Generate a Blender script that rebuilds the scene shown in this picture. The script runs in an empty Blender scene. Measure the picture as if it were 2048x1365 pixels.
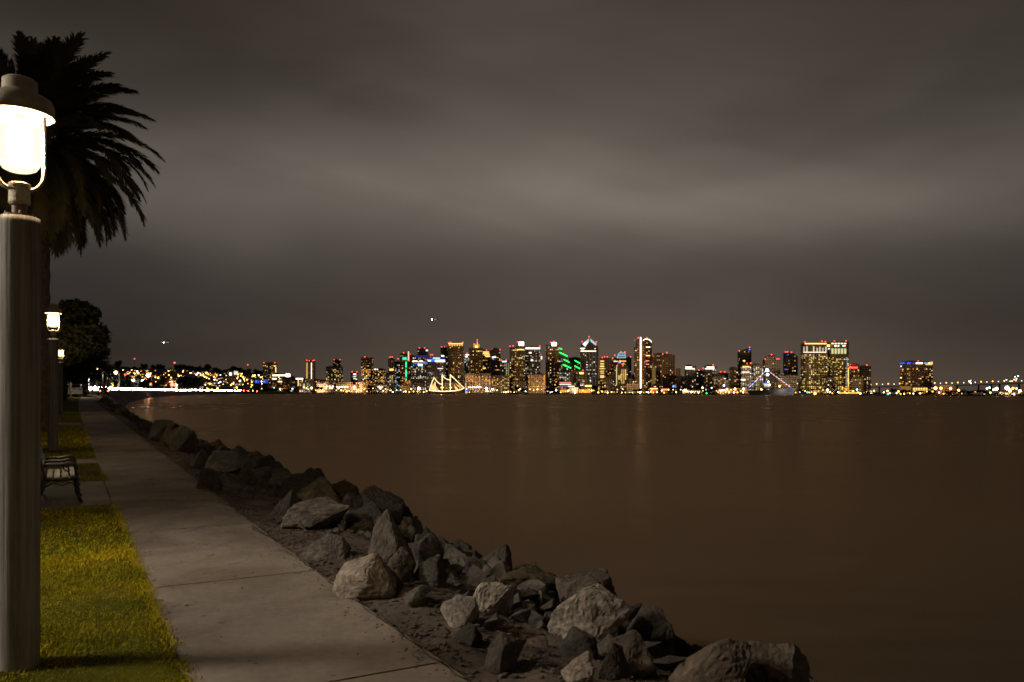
import bpy, bmesh, math, random
from mathutils import Vector, Matrix, noise

random.seed(11)
scene = bpy.context.scene
COL = scene.collection
R = math.radians

# ------------------------------------------------------------------ camera
F = 1593.0                      # focal length in pixels of a 2048 wide frame (28 mm)
EYE = Vector((0.0, 0.0, 1.65))
ROLL = R(0.15)
HORIZ = 787.0
RV = Vector((math.cos(ROLL), 0, math.sin(ROLL)))
UV = Vector((-math.sin(ROLL), 0, math.cos(ROLL)))
FV = Vector((0, 1, 0))
cam_data = bpy.data.cameras.new('camera')
cam = bpy.data.objects.new('camera', cam_data)
COL.objects.link(cam)
m = Matrix.Identity(4)
for i in range(3):
    m[i][0] = RV[i]; m[i][1] = UV[i]; m[i][2] = -FV[i]; m[i][3] = EYE[i]
cam.matrix_world = m
cam_data.sensor_width = 36.0
cam_data.lens = 36.0 * F / 2048.0
cam_data.shift_y = (HORIZ - 682.5) / 2048.0
cam_data.clip_start = 0.1
cam_data.clip_end = 30000.0
scene.camera = cam

# ------------------------------------------------------------------ sky: low overcast lit from below by the city
world = bpy.data.worlds.new('World')
scene.world = world
world.use_nodes = True
wn, wl = world.node_tree.nodes, world.node_tree.links
wn.clear()
w_out = wn.new('ShaderNodeOutputWorld')
w_bg = wn.new('ShaderNodeBackground')
w_bg.inputs['Strength'].default_value = 1.0
w_tc = wn.new('ShaderNodeTexCoord')
w_sep = wn.new('ShaderNodeSeparateXYZ')
wl.new(w_tc.outputs['Generated'], w_sep.inputs[0])
def wmath(op, a, b=None, c=None):
    n = wn.new('ShaderNodeMath'); n.operation = op
    for k, v in enumerate((a, b, c)):
        if v is None: continue
        if isinstance(v, (int, float)): n.inputs[k].default_value = v
        else: wl.new(v, n.inputs[k])
    return n.outputs[0]
az = wmath('ARCTAN2', w_sep.outputs['X'], w_sep.outputs['Y'])
el = wmath('ARCSINE', w_sep.outputs['Z'])
def wnoise(sx, sy, ox, oy, detail, rough, dist=0.0):
    cb = wn.new('ShaderNodeCombineXYZ')
    wl.new(wmath('MULTIPLY_ADD', az, sx, ox), cb.inputs[0])
    wl.new(wmath('MULTIPLY_ADD', el, sy, oy), cb.inputs[1])
    n = wn.new('ShaderNodeTexNoise')
    n.inputs['Scale'].default_value = 1.0
    n.inputs['Detail'].default_value = detail
    n.inputs['Roughness'].default_value = rough
    n.inputs['Distortion'].default_value = dist
    wl.new(cb.outputs[0], n.inputs['Vector'])
    return n.outputs[0]
warp = wnoise(2.2, 3.0, 4.3, 1.7, 2.0, 0.5)
el2 = wmath('ADD', el, wmath('MULTIPLY', wmath('SUBTRACT', warp, 0.5), 0.11))
ramp = wn.new('ShaderNodeValToRGB')
ramp.color_ramp.interpolation = 'B_SPLINE'
wl.new(wmath('MULTIPLY', el2, 1.0 / 0.6), ramp.inputs[0])
def srgb(r, g, b):
    f = lambda c: (c / 255.0) / 12.92 if c <= 10 else ((c / 255.0 + 0.055) / 1.055) ** 2.4
    return (f(r), f(g), f(b), 1.0)
stops = [(0.0, (84, 71, 61)), (0.05, (76, 67, 59)), (0.13, (68, 61, 56)), (0.20, (68, 62, 58)), (0.28, (80, 74, 68)),
         (0.36, (114, 106, 97)), (0.43, (115, 107, 98)), (0.53, (84, 77, 70)), (0.68, (71, 62, 56)), (1.0, (60, 52, 47))]
e = ramp.color_ramp.elements
while len(e) < len(stops): e.new(0.5)
for k, (p, c) in enumerate(stops):
    e[k].position = p; e[k].color = srgb(*c)
cloud = wnoise(1.7, 5.2, 7.9, 3.1, 3.0, 0.45, 0.6)
cloud2 = wnoise(5.0, 12.0, 1.9, 8.1, 2.0, 0.5, 0.4)
# slanting streaks drawn out by the wind
s_cb = wn.new('ShaderNodeCombineXYZ')
wl.new(wmath('ADD', wmath('MULTIPLY', az, 1.6), wmath('MULTIPLY', el, 3.0)), s_cb.inputs[0])
wl.new(wmath('ADD', wmath('MULTIPLY', el, 13.0), wmath('MULTIPLY', az, 3.2)), s_cb.inputs[1])
s_n = wn.new('ShaderNodeTexNoise'); s_n.inputs['Scale'].default_value = 1.0; s_n.inputs['Detail'].default_value = 3.0; s_n.inputs['Roughness'].default_value = 0.5; s_n.inputs['Distortion'].default_value = 0.5
wl.new(s_cb.outputs[0], s_n.inputs['Vector'])
mix_c = wmath('ADD', wmath('ADD', wmath('MULTIPLY', cloud, 1.25), wmath('MULTIPLY', cloud2, 0.24)), wmath('MULTIPLY', s_n.outputs[0], 0.38))
gain = wmath('MAXIMUM', wmath('SUBTRACT', mix_c, -0.08), 0.2)
# the light dome of downtown: cloud far round from it is lit less
dz = wmath('SUBTRACT', az, 0.06)
gain = wmath('MULTIPLY', gain, wmath('MULTIPLY_ADD', wmath('EXPONENT', wmath('MULTIPLY', wmath('MULTIPLY', dz, dz), -4.5)), 0.62, 0.43))
# the glow of downtown on the cloud base, centred on the skyline
dx = wmath('DIVIDE', wmath('SUBTRACT', az, 0.12), 0.34)
glow = wmath('EXPONENT', wmath('MULTIPLY', wmath('ADD', wmath('MULTIPLY', dx, dx), wmath('MULTIPLY', wmath('ABSOLUTE', el), 9.0)), -1.0))
w_mul = wn.new('ShaderNodeVectorMath'); w_mul.operation = 'SCALE'
wl.new(ramp.outputs[0], w_mul.inputs[0]); wl.new(gain, w_mul.inputs['Scale'])
w_glow = wn.new('ShaderNodeVectorMath'); w_glow.operation = 'SCALE'
w_glow.inputs[0].default_value = (0.040, 0.024, 0.015)
wl.new(glow, w_glow.inputs['Scale'])
w_add = wn.new('ShaderNodeVectorMath'); w_add.operation = 'ADD'
wl.new(w_mul.outputs[0], w_add.inputs[0]); wl.new(w_glow.outputs[0], w_add.inputs[1])
wl.new(w_add.outputs[0], w_bg.inputs['Color'])
wl.new(w_bg.outputs[0], w_out.inputs['Surface'])

# ------------------------------------------------------------------ exposure and render settings
scene.view_settings.view_transform = 'Standard'
scene.view_settings.look = 'None'
scene.view_settings.exposure = 0.0
scene.view_settings.gamma = 1.0
scene.view_settings.use_curve_mapping = False
scene.render.engine = 'CYCLES'
scene.cycles.use_denoising = True
scene.cycles.max_bounces = 6
scene.cycles.transparent_max_bounces = 12
scene.cycles.sample_clamp_indirect = 1.5
scene.cycles.caustics_reflective = False
scene.cycles.caustics_refractive = False
scene.cycles.filter_width = 1.7

# ------------------------------------------------------------------ geometry helpers
def P(px, py, Y):
    """world point seen at pixel (px, py) of the 2048 wide photograph at depth Y"""
    u = (px - 1024.0) / F; v = (HORIZ - py) / F
    d = RV * u + UV * v + FV
    return EYE + d * Y

class MB:
    def __init__(self): self.v = []; self.f = []; self.c = []
    def add(self, verts, faces, col=None):
        o = len(self.v)
        self.v += [tuple(p) for p in verts]
        self.f += [tuple(i + o for i in f) for f in faces]
        if col is not None: self.c += [col] * len(verts)
        return self
    def box(self, a, b, col=None):
        (x0, y0, z0), (x1, y1, z1) = a, b
        self.add([(x0,y0,z0),(x1,y0,z0),(x1,y1,z0),(x0,y1,z0),(x0,y0,z1),(x1,y0,z1),(x1,y1,z1),(x0,y1,z1)],
                 [(0,3,2,1),(4,5,6,7),(0,1,5,4),(1,2,6,5),(2,3,7,6),(3,0,4,7)], col)
        return self
    def prism(self, poly, z0, z1, col=None):
        n = len(poly)
        self.add([(x, y, z0) for x, y in poly] + [(x, y, z1) for x, y in poly],
                 [tuple(reversed(range(n))), tuple(range(n, 2*n))] + [(i, (i+1) % n, n + (i+1) % n, n + i) for i in range(n)], col)
        return self
    def tube(self, pts, rad, seg=8, col=None, cap=True):
        pts = [Vector(p) for p in pts]
        n = len(pts)
        rs = rad if isinstance(rad, (list, tuple)) else [rad] * n
        rings = []
        prev = None
        for i, p in enumerate(pts):
            t = (pts[min(i+1, n-1)] - pts[max(i-1, 0)]).normalized()
            if prev is None:
                a = Vector((0, 0, 1)) if abs(t.z) < 0.9 else Vector((1, 0, 0))
                prev = t.cross(a).normalized()
            u = (prev - t * prev.dot(t)).normalized()
            prev = u
            w = t.cross(u)
            rings.append([p + (u * math.cos(2*math.pi*k/seg) + w * math.sin(2*math.pi*k/seg)) * rs[i] for k in range(seg)])
        vs = [q for r_ in rings for q in r_]
        fs = []
        for i in range(n - 1):
            for k in range(seg):
                a, b = i*seg + k, i*seg + (k+1) % seg
                fs.append((a, b, b + seg, a + seg))
        if cap:
            fs.append(tuple(reversed(range(seg)))); fs.append(tuple(range((n-1)*seg, n*seg)))
        self.add(vs, fs, col)
        return self
    def lathe(self, prof, seg=24, col=None, center=(0, 0)):
        cx, cy = center
        n = len(prof); vs = []; fs = []
        for r_, z in prof:
            for k in range(seg):
                a = 2*math.pi*k/seg
                vs.append((cx + r_*math.cos(a), cy + r_*math.sin(a), z))
        for i in range(n - 1):
            for k in range(seg):
                a, b = i*seg + k, i*seg + (k+1) % seg
                fs.append((a, b, b + seg, a + seg))
        fs.append(tuple(reversed(range(seg)))); fs.append(tuple(range((n-1)*seg, n*seg)))
        self.add(vs, fs, col)
        return self
    def ball(self, c, r, seg=8, rings=5, col=None):
        c = Vector(c)
        prof = [(max(r*math.sin(math.pi*i/rings), 0.001*r), -r*math.cos(math.pi*i/rings)) for i in range(rings + 1)]
        vs = []; fs = []
        for rr, z in prof:
            for k in range(seg):
                a = 2*math.pi*k/seg
                vs.append((c.x + rr*math.cos(a), c.y + rr*math.sin(a), c.z + z))
        for i in range(rings):
            for k in range(seg):
                a, b = i*seg + k, i*seg + (k+1) % seg
                fs.append((a, b, b + seg, a + seg))
        self.add(vs, fs, col)
        return self
    def mesh(self, name, mat, smooth=False):
        me = bpy.data.meshes.new(name)
        me.from_pydata(self.v, [], self.f)
        if self.c:
            at = me.color_attributes.new('glow', 'FLOAT_COLOR', 'POINT')
            flat = []
            for c in self.c: flat += [c[0], c[1], c[2], 1.0]
            at.data.foreach_set('color', flat)
        if mat: me.materials.append(mat)
        if smooth: me.polygons.foreach_set('use_smooth', [True] * len(me.polygons))
        me.update()
        return me
    def build(self, name, mat, parent=None, smooth=False):
        return link(name, self.mesh(name, mat, smooth), parent)

def link(name, me, parent=None, loc=None):
    o = bpy.data.objects.new(name, me)
    COL.objects.link(o)
    if parent is not None: o.parent = parent
    if loc is not None: o.location = loc
    return o
def empty(name, loc=(0, 0, 0), rz=0.0):
    o = bpy.data.objects.new(name, None)
    COL.objects.link(o)
    o.location = loc; o.rotation_euler.z = rz
    return o
def tag(o, label=None, cat=None, group=None, kind=None):
    if label: o['label'] = label
    if cat: o['category'] = cat
    if group: o['group'] = group
    if kind: o['kind'] = kind
    return o
def copy_tree(o, parent=None):
    c = o.copy(); COL.objects.link(c)
    if parent is not None: c.parent = parent
    for ch in list(o.children): copy_tree(ch, c)
    return c
def add_light(name, kind, loc, power, col, parent=None, radius=0.1):
    ld = bpy.data.lights.new(name, kind)
    ld.energy = power; ld.color = col
    if kind in ('POINT', 'SPOT'): ld.shadow_soft_size = radius
    o = bpy.data.objects.new(name, ld)
    COL.objects.link(o)
    o.location = loc
    if parent is not None: o.parent = parent
    return o

# ------------------------------------------------------------------ material helpers
class Mat:
    def __init__(self, name):
        self.m = bpy.data.materials.new(name); self.m.use_nodes = True
        self.nt = self.m.node_tree; self.n = self.nt.nodes; self.l = self.nt.links
        self.b = self.n['Principled BSDF']; self.out = self.n['Material Output']
    def node(self, t, **kw):
        x = self.n.new(t)
        for k, v in kw.items(): setattr(x, k, v)
        return x
    def coord(self, which='Object'):
        return self.node('ShaderNodeTexCoord').outputs[which]
    def noise(self, scale, detail=4, rough=0.55, vec=None, dist=0.0, out=0):
        x = self.node('ShaderNodeTexNoise')
        x.inputs['Scale'].default_value = scale; x.inputs['Detail'].default_value = detail
        x.inputs['Roughness'].default_value = rough; x.inputs['Distortion'].default_value = dist
        if vec is not None: self.l.new(vec, x.inputs['Vector'])
        return x.outputs[out]
    def scaled(self, vec, s):
        x = self.node('ShaderNodeMapping'); x.inputs['Scale'].default_value = s
        self.l.new(vec, x.inputs['Vector']); return x.outputs[0]
    def math(self, op, a, b=None, c=None, clamp=False):
        x = self.node('ShaderNodeMath', operation=op); x.use_clamp = clamp
        for k, v in enumerate((a, b, c)):
            if v is None: continue
            if isinstance(v, (int, float)): x.inputs[k].default_value = v
            else: self.l.new(v, x.inputs[k])
        return x.outputs[0]
    def ramp(self, fac, stops):
        x = self.node('ShaderNodeValToRGB')
        el_ = x.color_ramp.elements
        while len(el_) < len(stops): el_.new(0.5)
        for k, (p, c) in enumerate(stops):
            el_[k].position = p; el_[k].color = (c[0], c[1], c[2], 1)
        self.l.new(fac, x.inputs[0]); return x.outputs[0]
    def mix(self, fac, a, b, mode='MIX'):
        x = self.node('ShaderNodeMix', data_type='RGBA', blend_type=mode)
        for s, v in ((x.inputs[0], fac), (x.inputs[6], a), (x.inputs[7], b)):
            if isinstance(v, (int, float)): s.default_value = v
            elif isinstance(v, (tuple, list)): s.default_value = (v[0], v[1], v[2], 1)
            else: self.l.new(v, s)
        return x.outputs[2]
    def bump(self, h, strength=0.5, dist=0.02):
        x = self.node('ShaderNodeBump'); x.inputs['Strength'].default_value = strength; x.inputs['Distance'].default_value = dist
        self.l.new(h, x.inputs['Height']); self.l.new(x.outputs[0], self.b.inputs['Normal']); return x
    def base(self, c):
        if isinstance(c, (tuple, list)): self.b.inputs['Base Color'].default_value = (c[0], c[1], c[2], 1)
        else: self.l.new(c, self.b.inputs['Base Color'])
    def set(self, rough=None, metal=None, spec=None):
        if rough is not None: self.b.inputs['Roughness'].default_value = rough
        if metal is not None: self.b.inputs['Metallic'].default_value = metal
        if spec is not None: self.b.inputs['Specular IOR Level'].default_value = spec
        return self

M = {}
def plain(name, col, rough=0.7, metal=0.0, var=0.25, scale=6.0, bump=0.0, bscale=30.0):
    a = Mat(name)
    co = a.coord()
    n = a.noise(scale, 4, 0.6, co)
    lo = [c * (1 - var) for c in col]; hi = [min(c * (1 + var), 1) for c in col]
    a.base(a.ramp(n, [(0.3, lo), (0.7, hi)])); a.set(rough, metal)
    if bump: a.bump(a.noise(bscale, 5, 0.6, co), bump)
    M[name] = a.m
    return a.m
def emit(name, col, strength, sample=False):
    a = Mat(name)
    a.n.remove(a.b)
    e_ = a.node('ShaderNodeEmission'); e_.inputs[0].default_value = (*col, 1); e_.inputs[1].default_value = strength
    a.l.new(e_.outputs[0], a.out.inputs['Surface'])
    a.m.cycles.emission_sampling = 'AUTO' if sample else 'NONE'
    M[name] = a.m
    return a.m
# one material for lit windows, bulbs, tubes: the colour and power of each is stored on its own mesh
_a = Mat('city_glow'); _a.n.remove(_a.b)
_at = _a.node('ShaderNodeAttribute', attribute_name='glow')
_e = _a.node('ShaderNodeEmission'); _e.inputs[1].default_value = 1.0
_a.l.new(_at.outputs['Color'], _e.inputs[0]); _a.l.new(_e.outputs[0], _a.out.inputs['Surface'])
_a.m.cycles.emission_sampling = 'NONE'
M['glow'] = _a.m

# concrete
a = Mat('path_concrete'); co = a.coord('Object')
n1 = a.noise(0.9, 5, 0.62, co); n2 = a.noise(14.0, 6, 0.7, co); n3 = a.noise(70.0, 3, 0.6, co)
c = a.ramp(n1, [(0.28, (0.16, 0.130, 0.104)), (0.55, (0.235, 0.195, 0.158)), (0.75, (0.28, 0.235, 0.193))])
c = a.mix(0.45, c, a.ramp(n2, [(0.3, (0.45, 0.43, 0.41)), (0.62, (1, 1, 1))]), 'MULTIPLY')
spots = a.math('LESS_THAN', a.noise(5.5, 2, 0.4, co), 0.29)
c = a.mix(a.math('MULTIPLY', spots, 0.8), c, (0.07, 0.055, 0.045))
blot = a.ramp(a.noise(0.55, 3, 0.5, co, 1.5), [(0.40, (0.62, 0.58, 0.54)), (0.56, (1, 1, 1)), (0.68, (1.12, 1.1, 1.08))])
c = a.mix(0.8, c, blot, 'MULTIPLY')
vo = a.node('ShaderNodeTexVoronoi', feature='DISTANCE_TO_EDGE'); vo.inputs['Scale'].default_value = 0.42
wp = a.node('ShaderNodeVectorMath', operation='MULTIPLY_ADD'); a.l.new(a.noise(1.8, 5, 0.7, co, out=1), wp.inputs[0]); wp.inputs[1].default_value = (0.9, 0.9, 0); a.l.new(co, wp.inputs[2])
a.l.new(wp.outputs[0], vo.inputs['Vector'])
crack = a.math('MULTIPLY', a.math('LESS_THAN', vo.outputs['Distance'], 0.0045), a.math('GREATER_THAN', a.noise(0.35, 2, 0.5, co), 0.53))
c = a.mix(a.math('MULTIPLY', crack, 0.75), c, (0.05, 0.042, 0.035))
a.base(c); a.set(0.86)
a.bump(a.math('ADD', a.math('MULTIPLY', n2, 0.6), a.math('MULTIPLY', n3, 0.4)), 0.35, 0.006)
M['concrete'] = a.m
# soil of the bank
a = Mat('bank_soil'); co = a.coord('Object')
n1 = a.noise(1.6, 6, 0.68, co); n2 = a.noise(11.0, 8, 0.75, co); n3 = a.noise(48.0, 5, 0.7, co)
c = a.ramp(n1, [(0.3, (0.055, 0.041, 0.032)), (0.5, (0.105, 0.079, 0.062)), (0.7, (0.19, 0.15, 0.122))])
c = a.mix(0.6, c, a.ramp(n2, [(0.32, (0.3, 0.28, 0.26)), (0.6, (1.1, 1.05, 1.0))]), 'MULTIPLY')
c = a.mix(a.math('MULTIPLY', a.math('GREATER_THAN', n3, 0.66), 0.5), c, (0.3, 0.25, 0.21))
a.base(c); a.set(0.95)
a.bump(a.math('ADD', a.math('MULTIPLY', n2, 0.7), a.math('MULTIPLY', n3, 0.3)), 0.9, 0.05)
M['soil'] = a.m
# boulder
a = Mat('boulder_stone'); co = a.coord('Object')
oi = a.node('ShaderNodeObjectInfo')
sh = a.node('ShaderNodeVectorMath', operation='ADD'); a.l.new(co, sh.inputs[0]); a.l.new(oi.outputs['Random'], sh.inputs[1])
n1 = a.noise(1.8, 6, 0.65, sh.outputs[0], 0.6); n2 = a.noise(9.0, 8, 0.72, sh.outputs[0]); n3 = a.noise(42.0, 4, 0.7, sh.outputs[0])
c = a.ramp(n1, [(0.30, (0.085, 0.078, 0.071)), (0.50, (0.175, 0.163, 0.150)), (0.72, (0.33, 0.31, 0.29))])
c = a.mix(0.75, c, a.ramp(n2, [(0.30, (0.30, 0.28, 0.27)), (0.62, (1.15, 1.12, 1.08))]), 'MULTIPLY')
tint = a.ramp(oi.outputs['Random'], [(0.0, (0.50, 0.46, 0.43)), (0.35, (0.80, 0.78, 0.76)), (0.6, (0.68, 0.58, 0.48)), (0.85, (0.92, 0.90, 0.87)), (1.0, (0.6, 0.6, 0.6))])
c = a.mix(0.8, c, tint, 'MULTIPLY')
oc = a.node('ShaderNodeObjectInfo')
c = a.mix(1.0, c, oc.outputs['Color'], 'MULTIPLY')
c = a.mix(a.math('MULTIPLY', a.math('GREATER_THAN', n3, 0.69), 0.45), c, (0.42, 0.38, 0.34))
a.base(c); a.set(0.88)
a.bump(a.math('ADD', a.math('MULTIPLY', n2, 0.75), a.math('MULTIPLY', n3, 0.25)), 0.85, 0.05)
M['stone'] = a.m
# lawn soil under the blades
a = Mat('lawn_turf'); co = a.coord('Object')
n1 = a.noise(1.3, 5, 0.6, co); n2 = a.noise(30.0, 6, 0.7, co)
c = a.ramp(n1, [(0.3, (0.06, 0.068, 0.005)), (0.6, (0.13, 0.12, 0.009)), (0.8, (0.20, 0.15, 0.025))])
c = a.mix(0.6, c, a.ramp(n2, [(0.3, (0.3, 0.3, 0.3)), (0.65, (1.1, 1.1, 1.1))]), 'MULTIPLY')
a.base(c); a.set(0.95, None, 0.05); a.bump(n2, 0.9, 0.03)
M['turf'] = a.m
a = Mat('grass_blade'); co = a.coord('Object')
n1 = a.noise(1.1, 5, 0.66, co); n2 = a.noise(60.0, 2, 0.5, co)
c = a.ramp(a.math('ADD', a.math('MULTIPLY', n1, 0.65), a.math('MULTIPLY', n2, 0.35)),
           [(0.34, (0.09, 0.12, 0.004)), (0.47, (0.31, 0.27, 0.007)), (0.60, (0.50, 0.38, 0.012)), (0.74, (0.58, 0.38, 0.03))])
a.base(c); a.set(0.8, None, 0.1)
M['blade'] = a.m
# weathered timber of the lamp posts
a = Mat('weathered_timber'); co = a.coord('Object')
st = a.scaled(co, (16, 16, 0.55)); st2 = a.scaled(co, (60, 60, 1.3))
n1 = a.noise(1.0, 6, 0.65, st, 0.8); n2 = a.noise(1.0, 4, 0.6, st2); n3 = a.noise(2.0, 3, 0.5, co)
c = a.ramp(n1, [(0.3, (0.15, 0.128, 0.112)), (0.52, (0.33, 0.295, 0.262)), (0.72, (0.44, 0.40, 0.36))])
c = a.mix(0.55, c, a.ramp(n2, [(0.35, (0.42, 0.40, 0.38)), (0.6, (1, 1, 1))]), 'MULTIPLY')
c = a.mix(0.5, c, a.ramp(n3, [(0.35, (0.55, 0.52, 0.5)), (0.65, (1, 1, 1))]), 'MULTIPLY')
a.base(c); a.set(0.9); a.bump(a.math('ADD', n1, a.math('MULTIPLY', n2, 0.6)), 0.6, 0.012)
M['timber'] = a.m
# water, turbid and smoothed by the long exposure
a = Mat('bay_water'); co = a.coord('Object'); a.n.remove(a.b)
n1 = a.noise(1.0, 3, 0.5, a.scaled(co, (0.012, 0.03, 1)), 0.4); n2 = a.noise(1.0, 3, 0.5, a.scaled(co, (0.10, 0.22, 1)))
bmp = a.node('ShaderNodeBump'); bmp.inputs['Strength'].default_value = 0.25; bmp.inputs['Distance'].default_value = 0.6
a.l.new(n2, bmp.inputs['Height'])
gl = a.node('ShaderNodeBsdfGlossy'); gl.inputs['Color'].default_value = (0.83, 0.595, 0.37, 1)
a.l.new(a.math('MULTIPLY_ADD', n1, 0.14, 0.21), gl.inputs['Roughness']); a.l.new(bmp.outputs[0], gl.inputs['Normal'])
df = a.node('ShaderNodeBsdfDiffuse'); df.inputs['Color'].default_value = (0.065, 0.046, 0.029, 1)
fr = a.node('ShaderNodeFresnel'); fr.inputs['IOR'].default_value = 1.33
fac = a.math('MINIMUM', a.math('POWER', fr.outputs[0], 0.75), 0.55)   # wave faces hide each other at grazing view: a rough sea never mirrors fully
mx = a.node('ShaderNodeMixShader'); a.l.new(fac, mx.inputs[0]); a.l.new(df.outputs[0], mx.inputs[1]); a.l.new(gl.outputs[0], mx.inputs[2])
a.l.new(mx.outputs[0], a.out.inputs['Surface'])
M['water'] = a.m
# foliage
def foliage(name, c0, c1):
    a = Mat(name); co = a.coord(); n = a.noise(2.0, 3, 0.6, co)
    a.base(a.ramp(n, [(0.3, c0), (0.7, c1)])); a.set(0.75)
    M[name] = a.m
foliage('dark_leaf', (0.04, 0.044, 0.018), (0.10, 0.095, 0.034))
foliage('palm_leaf', (0.085, 0.068, 0.028), (0.17, 0.13, 0.05))
foliage('far_leaf', (0.03, 0.028, 0.018), (0.06, 0.055, 0.03))
foliage('lit_tint_leaf', (0.10, 0.12, 0.02), (0.2, 0.2, 0.04))  # brighter leaf copy: lamplight put into the colour
plain('palm_bark', (0.10, 0.075, 0.055), 0.95, var=0.5, scale=9, bump=0.9, bscale=14)
plain('bark', (0.07, 0.055, 0.045), 0.95, var=0.4, scale=8, bump=0.8, bscale=20)
plain('bronze_cap', (0.34, 0.27, 0.19), 0.5, 0.0, 0.2, 9, 0.15, 60)
plain('cast_brass', (0.48, 0.40, 0.28), 0.5, 0.3, 0.3, 40, 0.4, 160)
plain('copper_neck', (0.26, 0.15, 0.11), 0.55, 0.2, 0.3, 20)
plain('cast_iron', (0.012, 0.012, 0.012), 0.32, 0.2, 0.3, 10, 0.2, 60)
plain('bench_slat', (0.045, 0.026, 0.019), 0.55, 0.0, 0.35, 14, 0.2, 60)
plain('asphalt', (0.05, 0.048, 0.046), 0.85, 0.0, 0.3, 0.6, 0.4, 30)
plain('land', (0.12, 0.105, 0.09), 0.95, 0.0, 0.4, 0.05)
plain('hill_ground', (0.05, 0.042, 0.034), 0.95, 0.0, 0.4, 0.01)
plain('galvanised', (0.35, 0.35, 0.34), 0.5, 0.6, 0.15, 10)
plain('dark_steel', (0.06, 0.06, 0.06), 0.5, 0.5, 0.2, 10)
plain('white_paint', (0.72, 0.70, 0.67), 0.5, 0.0, 0.06, 0.2)
plain('roof_tile', (0.22, 0.08, 0.05), 0.85, 0.0, 0.3, 0.3)
plain('grey_hull', (0.33, 0.34, 0.35), 0.55, 0.0, 0.12, 0.05)
plain('wood_hull', (0.12, 0.07, 0.035), 0.6, 0.0, 0.3, 0.3)
plain('sail', (0.55, 0.42, 0.25), 0.9, 0.0, 0.12, 0.3)
plain('rubber', (0.02, 0.02, 0.02), 0.8, 0.0, 0.1, 5)
plain('glass_dark', (0.015, 0.017, 0.02), 0.12, 0.0, 0.1, 5)
for nm, c_ in (('car_silver', (0.45, 0.45, 0.46)), ('car_black', (0.02, 0.02, 0.022)), ('car_red', (0.25, 0.02, 0.02)), ('car_white', (0.7, 0.7, 0.7)), ('car_blue', (0.04, 0.07, 0.16))):
    plain(nm, c_, 0.25, 0.2, 0.03, 3)
# facades: floors and bays far too small to pick apart singly at two kilometres
def facade(name, wall, glass=(0.018, 0.018, 0.022), floor=5.4, bay=7.0, gz=0.5, gx=0.72):
    a = Mat(name); co = a.coord('Object')
    sp = a.node('ShaderNodeSeparateXYZ'); a.l.new(co, sp.inputs[0])
    fz = a.math('LESS_THAN', a.math('FRACT', a.math('DIVIDE', sp.outputs[2], floor)), gz)
    fx = a.math('LESS_THAN', a.math('FRACT', a.math('DIVIDE', a.math('ADD', sp.outputs[0], sp.outputs[1]), bay)), gx)
    n = a.noise(0.03, 3, 0.6, co)
    w = a.ramp(n, [(0.3, [v * 0.75 for v in wall]), (0.7, [v * 1.2 for v in wall])])
    a.base(a.mix(a.math('MULTIPLY', fz, fx), w, glass)); a.set(0.6)
    M[name] = a.m
facade('tan', (0.50, 0.36, 0.25))
facade('brown', (0.36, 0.24, 0.15))
facade('grey', (0.40, 0.37, 0.34))
facade('dark', (0.15, 0.115, 0.095), gz=0.62)
facade('pale', (0.58, 0.51, 0.43))
facade('purple', (0.15, 0.115, 0.125), gz=0.7)
facade('rose', (0.50, 0.34, 0.26))
facade('olive', (0.34, 0.27, 0.16))
plain('roofing', (0.14, 0.12, 0.11), 0.9, 0, 0.2, 0.2)
# ------------------------------------------------------------------ the place: walk along the shore, s metres along it, e metres towards the water
DV = Vector((-0.491, 0.871, 0)); NV = Vector((0.871, 0.491, 0))
WATER_Z = -1.3
def interp(x, tab):
    if x <= tab[0][0]: return tab[0][1]
    for (a_, b_), (c_, d_) in zip(tab, tab[1:]):
        if x <= c_: return b_ + (d_ - b_) * (x - a_) / (c_ - a_)
    return tab[-1][1]
ZG = [(-40, 0), (5, 0), (9, 0.03), (16, 0.16), (33, 0.38), (60, 0.60), (120, 0.95), (200, 1.1)]
def zg(s): return interp(s, ZG)
def curve(s): return 0.00012 * max(0.0, s - 10.0) ** 2
EL, ER = 0.607, 2.037
BANK = [(0, -0.03), (0.5, -0.05), (1.2, -0.15), (2.1, -0.42), (3.0, -0.85), (4.4, -1.75), (7.0, -3.2), (12, -4)]
def bank_k(s): return interp(s, [(11, 1.0), (22, 0.78), (40, 0.60)])     # the bank grows steeper and narrower further on
def bank_z(s, t):
    t = t / bank_k(s)
    z = zg(s) * (1 - min(max((t - 1.0) / 3.0, 0), 1)) + interp(t, BANK)
    k = min(max(t / 0.5, 0), 1)
    q = Vector((s, t, 0))
    z += k * (0.10 * (noise.noise(q * 0.9) ) + 0.055 * noise.noise(q * 2.7 + Vector((5, 0, 0))) + 0.03 * noise.noise(q * 7.3) + 0.016 * noise.noise(q * 17.0))
    return z
def SE(s, e_, z=0.0):
    p = DV * s + NV * e_
    return Vector((p.x, p.y, z))
def to_se(p): 
    return p.x * DV.x + p.y * DV.y, p.x * NV.x + p.y * NV.y
def terr(p):
    s, e_ = to_se(p)
    t = e_ - ER - curve(s)
    return zg(s) if t <= 0 else bank_z(s, t)
def on_ground(px, py):
    """first point of the shore terrain on the ray through a pixel"""
    y = 3.0
    while y < 200:
        q = P(px, py, y)
        if q.z <= terr(q): return q
        y *= 1.004
    return P(px, py, 200)

def grid(rows):
    b = MB(); n = len(rows[0])
    for r_ in rows: b.v += [tuple(p) for p in r_]
    for i in range(len(rows) - 1):
        for k in range(n - 1):
            b.f.append((i*n + k, i*n + k + 1, (i+1)*n + k + 1, (i+1)*n + k))
    return b
def steps(a_, b_, d0, d1):
    out = [a_]; 
    while out[-1] < b_:
        x = (out[-1] - a_) / (b_ - a_)
        out.append(out[-1] + d0 + (d1 - d0) * x)
    out[-1] = b_
    return out

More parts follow.
